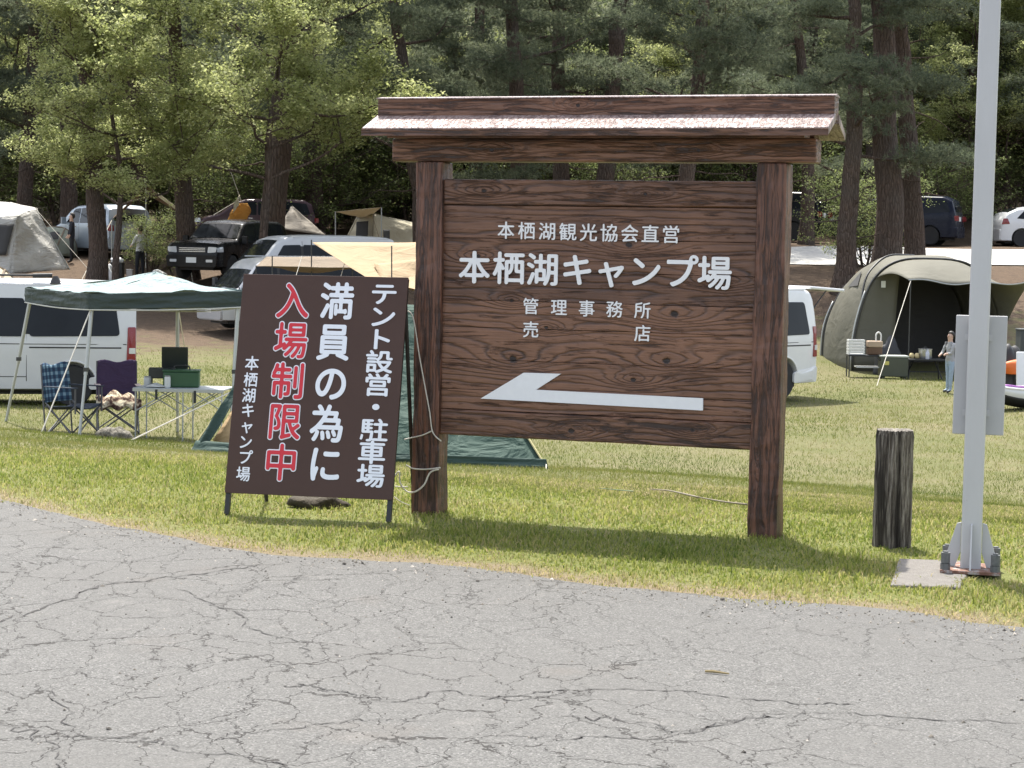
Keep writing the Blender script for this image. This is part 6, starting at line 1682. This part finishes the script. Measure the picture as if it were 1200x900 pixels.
# gear under the shelter
def crate(name, label, cat, px, Y, d, mat, lidm=None, z=0.0):
    t = Thing(name, label, cat, px, Y); b = np.array(t.o) + np.array([0, 0, z])
    t.box('case', b + np.array([0, 0, d[2] / 2]), d, mat, 0.015); t.box('lid', b + np.array([0, 0, d[2] + 0.02]), (d[0] * 1.05, d[1] * 1.05, 0.035), lidm or mat, 0.01); return t
crate('storage_box', 'black storage bin beside the foot of the leaning pine', 'box', 137, 61.0, (0.40, 0.36, 0.50), TRIM)
lump('white_bag', 'white plastic bag right of the foot of the leaning pine', 'bag', 126, 60.6, (0.22, 0.18, 0.36), plain('white_plastic', (0.6, 0.61, 0.62), 0.5), 8)
lump('white_bag', 'white plastic bag on top of the black storage bin', 'bag', 0, 0, (0.18, 0.15, 0.12), plain('white_plastic', (0.6, 0.61, 0.62), 0.5), 9, base=at_base(137, 61.0) + np.array([0, 0, 0.54]))
lump('yellow_sack', 'pale yellow sack on the ground left of the black off-road car', 'sack', 199, 60.2, (0.28, 0.2, 0.2), plain('yellow_sack', (0.6, 0.52, 0.26), 0.7), 10)
lump('white_bundle', 'white crumpled bundle beside the pale yellow sack', 'bundle', 186, 60.8, (0.30, 0.2, 0.22), plain('white_plastic', (0.6, 0.61, 0.62), 0.5), 11)
crate('water_jug', 'pale water jug beside the standing person under the shelter', 'jug', 152, 60.9, (0.18, 0.16, 0.30), plain('jug_grey', (0.46, 0.45, 0.45), 0.5))
def low_table(label, px, Y, w=1.0, h=0.5, mat=TRIM):
    b = at_base(px, Y); root = empty('low_table', b, 0, label, 'table')
    MB().box((0, 0, h), (w, 0.5, 0.03)).build('table_top', mat, root, bevel=0.005)
    for sx in (-1, 1):
        MB().tube([(sx * w * 0.45, -0.2, 0), (sx * w * 0.30, 0.2, h)], 0.014, 6).build('leg', TRIM, root); MB().tube([(sx * w * 0.30, -0.2, h), (sx * w * 0.45, 0.2, 0)], 0.014, 6).build('leg', TRIM, root)
    return b + np.array([0, 0, h + 0.016])
low_table('dark low table under the tarp shelter at left', 182, 62.0, 1.2, 0.6)
# metal smoker pot and white stake on the slope
t_s = Thing('smoker_pot', 'small metal pot stove standing on the slope above the canopy', 'stove', 92, 55.5)
b = np.array(t_s.o)
m = MB(); m.lathe([(0.14, 0.10), (0.17, 0.16), (0.17, 0.34), (0.12, 0.42), (0.05, 0.45), (0.05, 0.56), (0.0, 0.57)], (0, 0, 0), 16); m.build('pot', plain('dull_metal', (0.30, 0.30, 0.29), 0.4, 0.7), t_s.root, smooth=True, angle=40)
for k in range(3): t_s.tube('leg', [b + np.array([0.14 * math.cos(k * 2.1), 0.14 * math.sin(k * 2.1), 0]), b + np.array([0.11 * math.cos(k * 2.1), 0.11 * math.sin(k * 2.1), 0.14])], 0.012, DARKPOLE)
t_s = Thing('white_stake', 'thin white stake on the slope beside the metal pot stove', 'stake', 100, 55.5)
b = np.array(t_s.o); t_s.tube('shaft', [b - np.array([0, 0, 0.05]), b + np.array([0, 0, 0.42])], 0.022, PLATE, 8); t_s.tube('cap', [b + np.array([0, 0, 0.42]), b + np.array([0, 0, 0.46])], [0.03, 0.02], PLATE, 8)

# ---- gear in front of the olive tent
def gear(px, Y): return at_base(px, Y)
def bench_box():
    cb = crate('cooler_box', 'green cooler box with a pale lid in front of the olive tent', 'cooler', 1046, 40.8, (0.56, 0.38, 0.40), plain('cooler_green', (0.055, 0.062, 0.042), 0.55), plain('cooler_lid', (0.36, 0.38, 0.34), 0.5), 0.05)
    b = np.array(cb.o); cb.box('latch', b + np.array([-0.17, -0.195, 0.33]), (0.10, 0.012, 0.08), plain('latch_yellow', (0.5, 0.45, 0.12), 0.5))
    cb.tube('handle', [b + np.array([-0.29, -0.1, 0.38]), b + np.array([-0.33, 0, 0.42]), b + np.array([-0.29, 0.1, 0.38])], 0.014, TRIM)
    for sx in (-1, 1):
        for sy in (-1, 1): cb.box('foot', b + np.array([sx * 0.22, sy * 0.14, 0.028]), (0.06, 0.06, 0.055), TRIM, 0.004)
    # side rack that carries the crate and the brown basket
    rk = Thing('side_rack', 'folding rack carrying the white crate by the olive tent door', 'rack', 1014, 41.0); b = np.array(rk.o)
    rk.box('shelf', b + np.array([0, 0, 0.46]), (0.80, 0.36, 0.03), TRIM, 0.005); rk.box('lower_shelf', b + np.array([0.1, 0, 0.22]), (0.62, 0.34, 0.025), plain('shelf_white', (0.5, 0.5, 0.48), 0.5), 0.004)
    for sx in (-1, 1):
        for sy in (-1, 1): rk.tube('leg', [b + np.array([sx * 0.37, sy * 0.16, 0]), b + np.array([sx * 0.37, sy * 0.16, 0.46])], 0.014, DARKPOLE)
    wc = Thing('plastic_crate', 'white slatted plastic crate on the rack by the olive tent door', 'crate', b + np.array([-0.22, 0, 0.477]), None)
    c = np.array(wc.o); WP = plain('crate_white', (0.60, 0.60, 0.58), 0.5)
    wc.box('bottom', c + np.array([0, 0, 0.012]), (0.34, 0.28, 0.02), WP, 0.003)
    for z in (0.05, 0.11, 0.17, 0.23, 0.29):
        for sy in (-1, 1): wc.box('slat', c + np.array([0, sy * 0.135, z]), (0.34, 0.012, 0.042), WP, 0.002)
        for sx in (-1, 1): wc.box('slat', c + np.array([sx * 0.164, 0, z]), (0.012, 0.258, 0.042), WP, 0.002)
    for sx in (-1, 1):
        for sy in (-1, 1): wc.box('corner_post', c + np.array([sx * 0.150, sy * 0.122, 0.165]), (0.02, 0.02, 0.29), WP, 0.002)
    bb = Thing('carry_basket', 'brown basket with white handle on the rack beside the white crate', 'basket', b + np.array([0.17, 0.0, 0.477]), None); c = np.array(bb.o)
    bb.box('lower_half', c + np.array([0, 0, 0.08]), (0.30, 0.26, 0.155), plain('basket_dark', (0.10, 0.055, 0.03), 0.7), 0.02); bb.box('upper_half', c + np.array([0, 0, 0.225]), (0.31, 0.27, 0.13), plain('basket_tan', (0.36, 0.27, 0.19), 0.7), 0.02)
    bb.tube('handle', spline([c + np.array([0.03, 0, 0.29]), c + np.array([0.03, 0, 0.42]), c + np.array([0.08, 0, 0.47]), c + np.array([0.13, 0, 0.42]), c + np.array([0.13, 0, 0.29])], 5), 0.016, WP)
    tp = low_table('black low table with pot in front of the olive tent', 1082, 40.9, 0.80, 0.42)
    pt = empty('cooking_pot', tp + np.array([0.02, 0, 0]), 0, 'silver cooking pot on the black low table', 'pot')
    MB().lathe([(0.13, 0), (0.14, 0.02), (0.14, 0.19), (0.15, 0.195), (0.15, 0.205), (0.0, 0.225)], (0, 0, 0), 20).build('pot', plain('pot_steel', (0.45, 0.45, 0.44), 0.3, 0.8), pt, smooth=True, angle=35); MB().lathe([(0.02, 0.225), (0.025, 0.255), (0, 0.26)], (0, 0, 0), 10).build('knob', TRIM, pt)
    bo = empty('bottle', tp + np.array([0.03, -0.19, 0]), 0, 'small pale bottle in front of the cooking pot', 'bottle')
    MB().lathe([(0.035, 0), (0.04, 0.01), (0.04, 0.13), (0.018, 0.17), (0.018, 0.20), (0, 0.2)], (0, 0, 0), 12).build('glass', plain('bottle_pale', (0.45, 0.47, 0.55), 0.3), bo, smooth=True, angle=40)
    for k, dx in enumerate((-0.16, -0.27)):
        br = empty('bread_roll', tp + np.array([dx, -0.05, 0]), 0, ('right' if k == 0 else 'left') + ' of the two yellowish food packets left of the cooking pot', 'food')
        lumpm = MB().lathe([(0.0, 0.0), (0.05, 0.01), (0.055, 0.06), (0.035, 0.11), (0.0, 0.12)], (0, 0, 0), 12); lumpm.build('packet', plain('packet_yellow', (0.5, 0.40, 0.20), 0.6), br, smooth=True)
    hb = lump('gear_bag', 'dark rounded gear bag standing behind the brown basket', 'bag', 1040, 42.0, (0.30, 0.22, 0.62), plain('bag_charcoal', (0.045, 0.045, 0.05), 0.7), 12)
bench_box()
# ---- boat, board and bags at the right edge
def boat():
    b = at_base(1218, 33.6); root = empty('kayak', b, math.radians(28), 'white open kayak with purple gear inside on the grass at the right edge', 'kayak')
    def hull(u, v, k=1.0, dz=0.0):
        x = -1.3 + 2.6 * u; f = max(0.0, 1 - abs(2 * u - 1) ** 2.4) ** 0.6; a = math.pi * v
        return (x * k, 0.36 * k * f * math.cos(a), 0.34 - 0.32 * f * math.sin(a) ** 0.7 + 0.10 * abs(2 * u - 1) ** 3 + dz)
    MB().grid(hull, 28, 14).build('hull', PEARL, root, smooth=True, solid=0.03)
    MB().grid(lambda u, v: (lambda p: (p[0] * 1.005, p[1] * 1.02, p[2] - 0.012))(hull(u, 0.12 + 0.76 * v)), 28, 14).build('black_bottom', TRIM, root, smooth=True, solid=0.02)
    MB().tube([hull(u / 28, 0.0) for u in range(29)], 0.025, 6).build('gunwale', PEARL, root); MB().tube([hull(u / 28, 1.0) for u in range(29)], 0.025, 6).build('gunwale', PEARL, root)
    lump('life_jacket', 'purple life jackets piled inside the white kayak', 'life jacket', 0, 0, (0.52, 0.20, 0.20), plain('purple_nylon', (0.16, 0.04, 0.20), 0.6, var=0.5, scale=12), 14, base=b + np.array([-0.55, -0.28, 0.14]))
    w = Thing('white_board', 'white upright board behind the kayak at the right edge', 'board', 1205, 35.0)
    c = np.array(w.o); w.box('panel', c + np.array([0, 0, 0.45]), (0.46, 0.06, 0.92), PEARL, 0.02, Matrix.Rotation(-0.15, 3, 'X')); w.box('prop', c + np.array([0, 0.16, 0.38]), (0.05, 0.03, 0.80), METAL, 0.004, Matrix.Rotation(0.3, 3, 'X'))
    lump('duffel_bag', 'black duffel bag between the steel pole and the white board', 'bag', 1184, 36.3, (0.32, 0.30, 0.75), plain('black_nylon', (0.02, 0.02, 0.022), 0.6), 15)
    lump('orange_jacket', 'orange jacket dropped on the black duffel bag', 'jacket', 0, 0, (0.26, 0.14, 0.20), plain('orange_nylon', (0.62, 0.13, 0.02), 0.55), 16, base=at_base(1184, 36.0) + np.array([0.05, -0.05, 0.45]))
    crate('storage_box', 'dark stacked box at the right edge behind the white board', 'box', 1206, 37.6, (0.5, 0.4, 1.2), plain('box_dark_grey', (0.05, 0.055, 0.055), 0.6))
boat()

# ------------------------------------------------------------------ people
def person(label, px, Y, hgt, rz, top_c, leg_c, hair_c, arms, hat=None):
    b = at_base(px, Y); root = empty('person', b, rz, label, 'person')
    s = hgt / 1.70
    J = {'pel': (0, 0, 0.92, .125, .10), 'wai': (0, 0, 1.06, .115, .09), 'che': (0, 0.0, 1.26, .15, .10), 'nec': (0, 0, 1.43, .055, .055), 'hd0': (0.012, 0, 1.50, .065, .075), 'hd1': (0.015, 0, 1.60, .082, .095), 'hd2': (0.0, 0, 1.675, .055, .065)}
    E = [('pel', 'wai'), ('wai', 'che'), ('che', 'nec'), ('nec', 'hd0'), ('hd0', 'hd1'), ('hd1', 'hd2')]
    for sg, n in ((1, 'l'), (-1, 'r')):
        a = arms[0 if sg == 1 else 1]
        J.update({n + 'sh': (0, sg * 0.17, 1.385, .058, .058), n + 'el': (a[0], sg * a[1], a[2], .042, .042), n + 'wr': (a[3], sg * a[4], a[5], .030, .030), n + 'ha': (a[3] + 0.05, sg * a[4], a[5] - 0.05, .036, .022),
                  n + 'hp': (0, sg * 0.09, 0.86, .09, .09), n + 'kn': (0.03 * sg, sg * 0.105, 0.48, .062, .062), n + 'an': (0.01 + 0.03 * sg, sg * 0.11, 0.09, .042, .042), n + 'to': (0.15 + 0.03 * sg, sg * 0.12, 0.035, .045, .035)})
        E += [('che', n + 'sh'), (n + 'sh', n + 'el'), (n + 'el', n + 'wr'), (n + 'wr', n + 'ha'), ('pel', n + 'hp'), (n + 'hp', n + 'kn'), (n + 'kn', n + 'an'), (n + 'an', n + 'to')]
    K = list(J); me = bpy.data.meshes.new('body')
    me.from_pydata([tuple(c * s for c in J[k][:3]) for k in K], [(K.index(a), K.index(c)) for a, c in E], [])
    o = bpy.data.objects.new('body', me); COL.objects.link(o)
    md = o.modifiers.new('skin', 'SKIN'); me.skin_vertices[0].data[0].use_root = True
    for i, k in enumerate(K): me.skin_vertices[0].data[i].radius = (J[k][3] * s, J[k][4] * s)
    sb = o.modifiers.new('sub', 'SUBSURF'); sb.levels = sb.render_levels = 2
    dg = bpy.context.evaluated_depsgraph_get(); m2 = bpy.data.meshes.new_from_object(o.evaluated_get(dg), depsgraph=dg)
    o.data = m2; o.modifiers.clear(); m2.name = 'body'; o.parent = root
    SK = plain('skin', (0.50, 0.33, 0.25), 0.55); SH = plain('shoe', (0.05, 0.05, 0.055), 0.7)
    m2.materials.clear()
    for q in (top_c, leg_c, SK, SH): m2.materials.append(q)
    wr = [(J[n + 'wr']) for n in 'lr']
    for p in m2.polygons:
        c = p.center / s
        hand = any((c - Vector(w[:3])).length < 0.085 for w in wr)
        p.material_index = 2 if (c.z > 1.43 or hand) else (3 if c.z < 0.085 else (1 if (c.z < 0.90 and abs(c.y) < 0.24 and (c.x < 0.16)) else 0)); p.use_smooth = True
    # hair cap, nose, eyes, ears
    bm = bmesh.new(); bmesh.ops.create_uvsphere(bm, u_segments=16, v_segments=12, radius=1.0)
    for v in bm.verts:
        if v.co.x > 0.25 and v.co.z < 0.35: v.co.x = 0.25 - (0.35 - v.co.z) * 0.4
        v.co = Vector((v.co.x * 0.102 - 0.012, v.co.y * 0.092, v.co.z * 0.115 + 1.625)) * s
    hm = bpy.data.meshes.new('hair'); bm.to_mesh(hm); bm.free(); hm.polygons.foreach_set('use_smooth', [True] * len(hm.polygons)); link('hair', hm, hat or hair_c, root)
    MB().lathe([(0.0, 0.0), (0.014 * s, 0.012 * s), (0.016 * s, 0.03 * s), (0.0, 0.045 * s)], (0.098 * s, 0, 1.565 * s), 8).build('nose', SK, root, smooth=True)
    for sg in (-1, 1):
        MB().lathe([(0.0, -0.008 * s), (0.009 * s, 0), (0.0, 0.008 * s)], (0.092 * s, sg * 0.032 * s, 1.602 * s), 8).build('eye', TRIM, root)
        MB().lathe([(0.0, -0.03 * s), (0.014 * s, 0), (0.0, 0.03 * s)], (0.01 * s, sg * 0.088 * s, 1.59 * s), 8).build('ear', SK, root, smooth=True)
    return root
HAIR = plain('black_hair', (0.02, 0.016, 0.014), 0.6)
person('child in a grey sweatshirt and pale jeans standing left of the steel pole', 1112, 36.6, 1.14, math.radians(205), fabric('grey_sweatshirt', (0.32, 0.325, 0.33), fold=6), fabric('pale_jeans', (0.30, 0.38, 0.47), fold=6), HAIR, ((0.12, 0.20, 1.12, 0.26, 0.12, 1.10), (0.10, 0.22, 1.12, 0.24, 0.14, 1.06)))
person('person in a white top and dark trousers standing under the tarp shelter', 164, 61.2, 1.66, math.radians(150), fabric('white_shirt', (0.60, 0.60, 0.60), fold=6), fabric('dark_trousers', (0.022, 0.024, 0.030), fold=6), HAIR, ((0.10, 0.22, 1.14, 0.24, 0.14, 1.06), (0.04, 0.23, 1.12, 0.12, 0.22, 0.90)))
person('person in dark clothes standing beside the small grey-green dome tent', 84, 64.5, 1.62, math.radians(200), fabric('black_clothes', (0.02, 0.022, 0.03), fold=6), fabric('dark_trousers', (0.022, 0.024, 0.030), fold=6), HAIR, ((0.04, 0.23, 1.12, 0.12, 0.22, 0.90), (0.04, 0.23, 1.12, 0.12, 0.22, 0.90)))
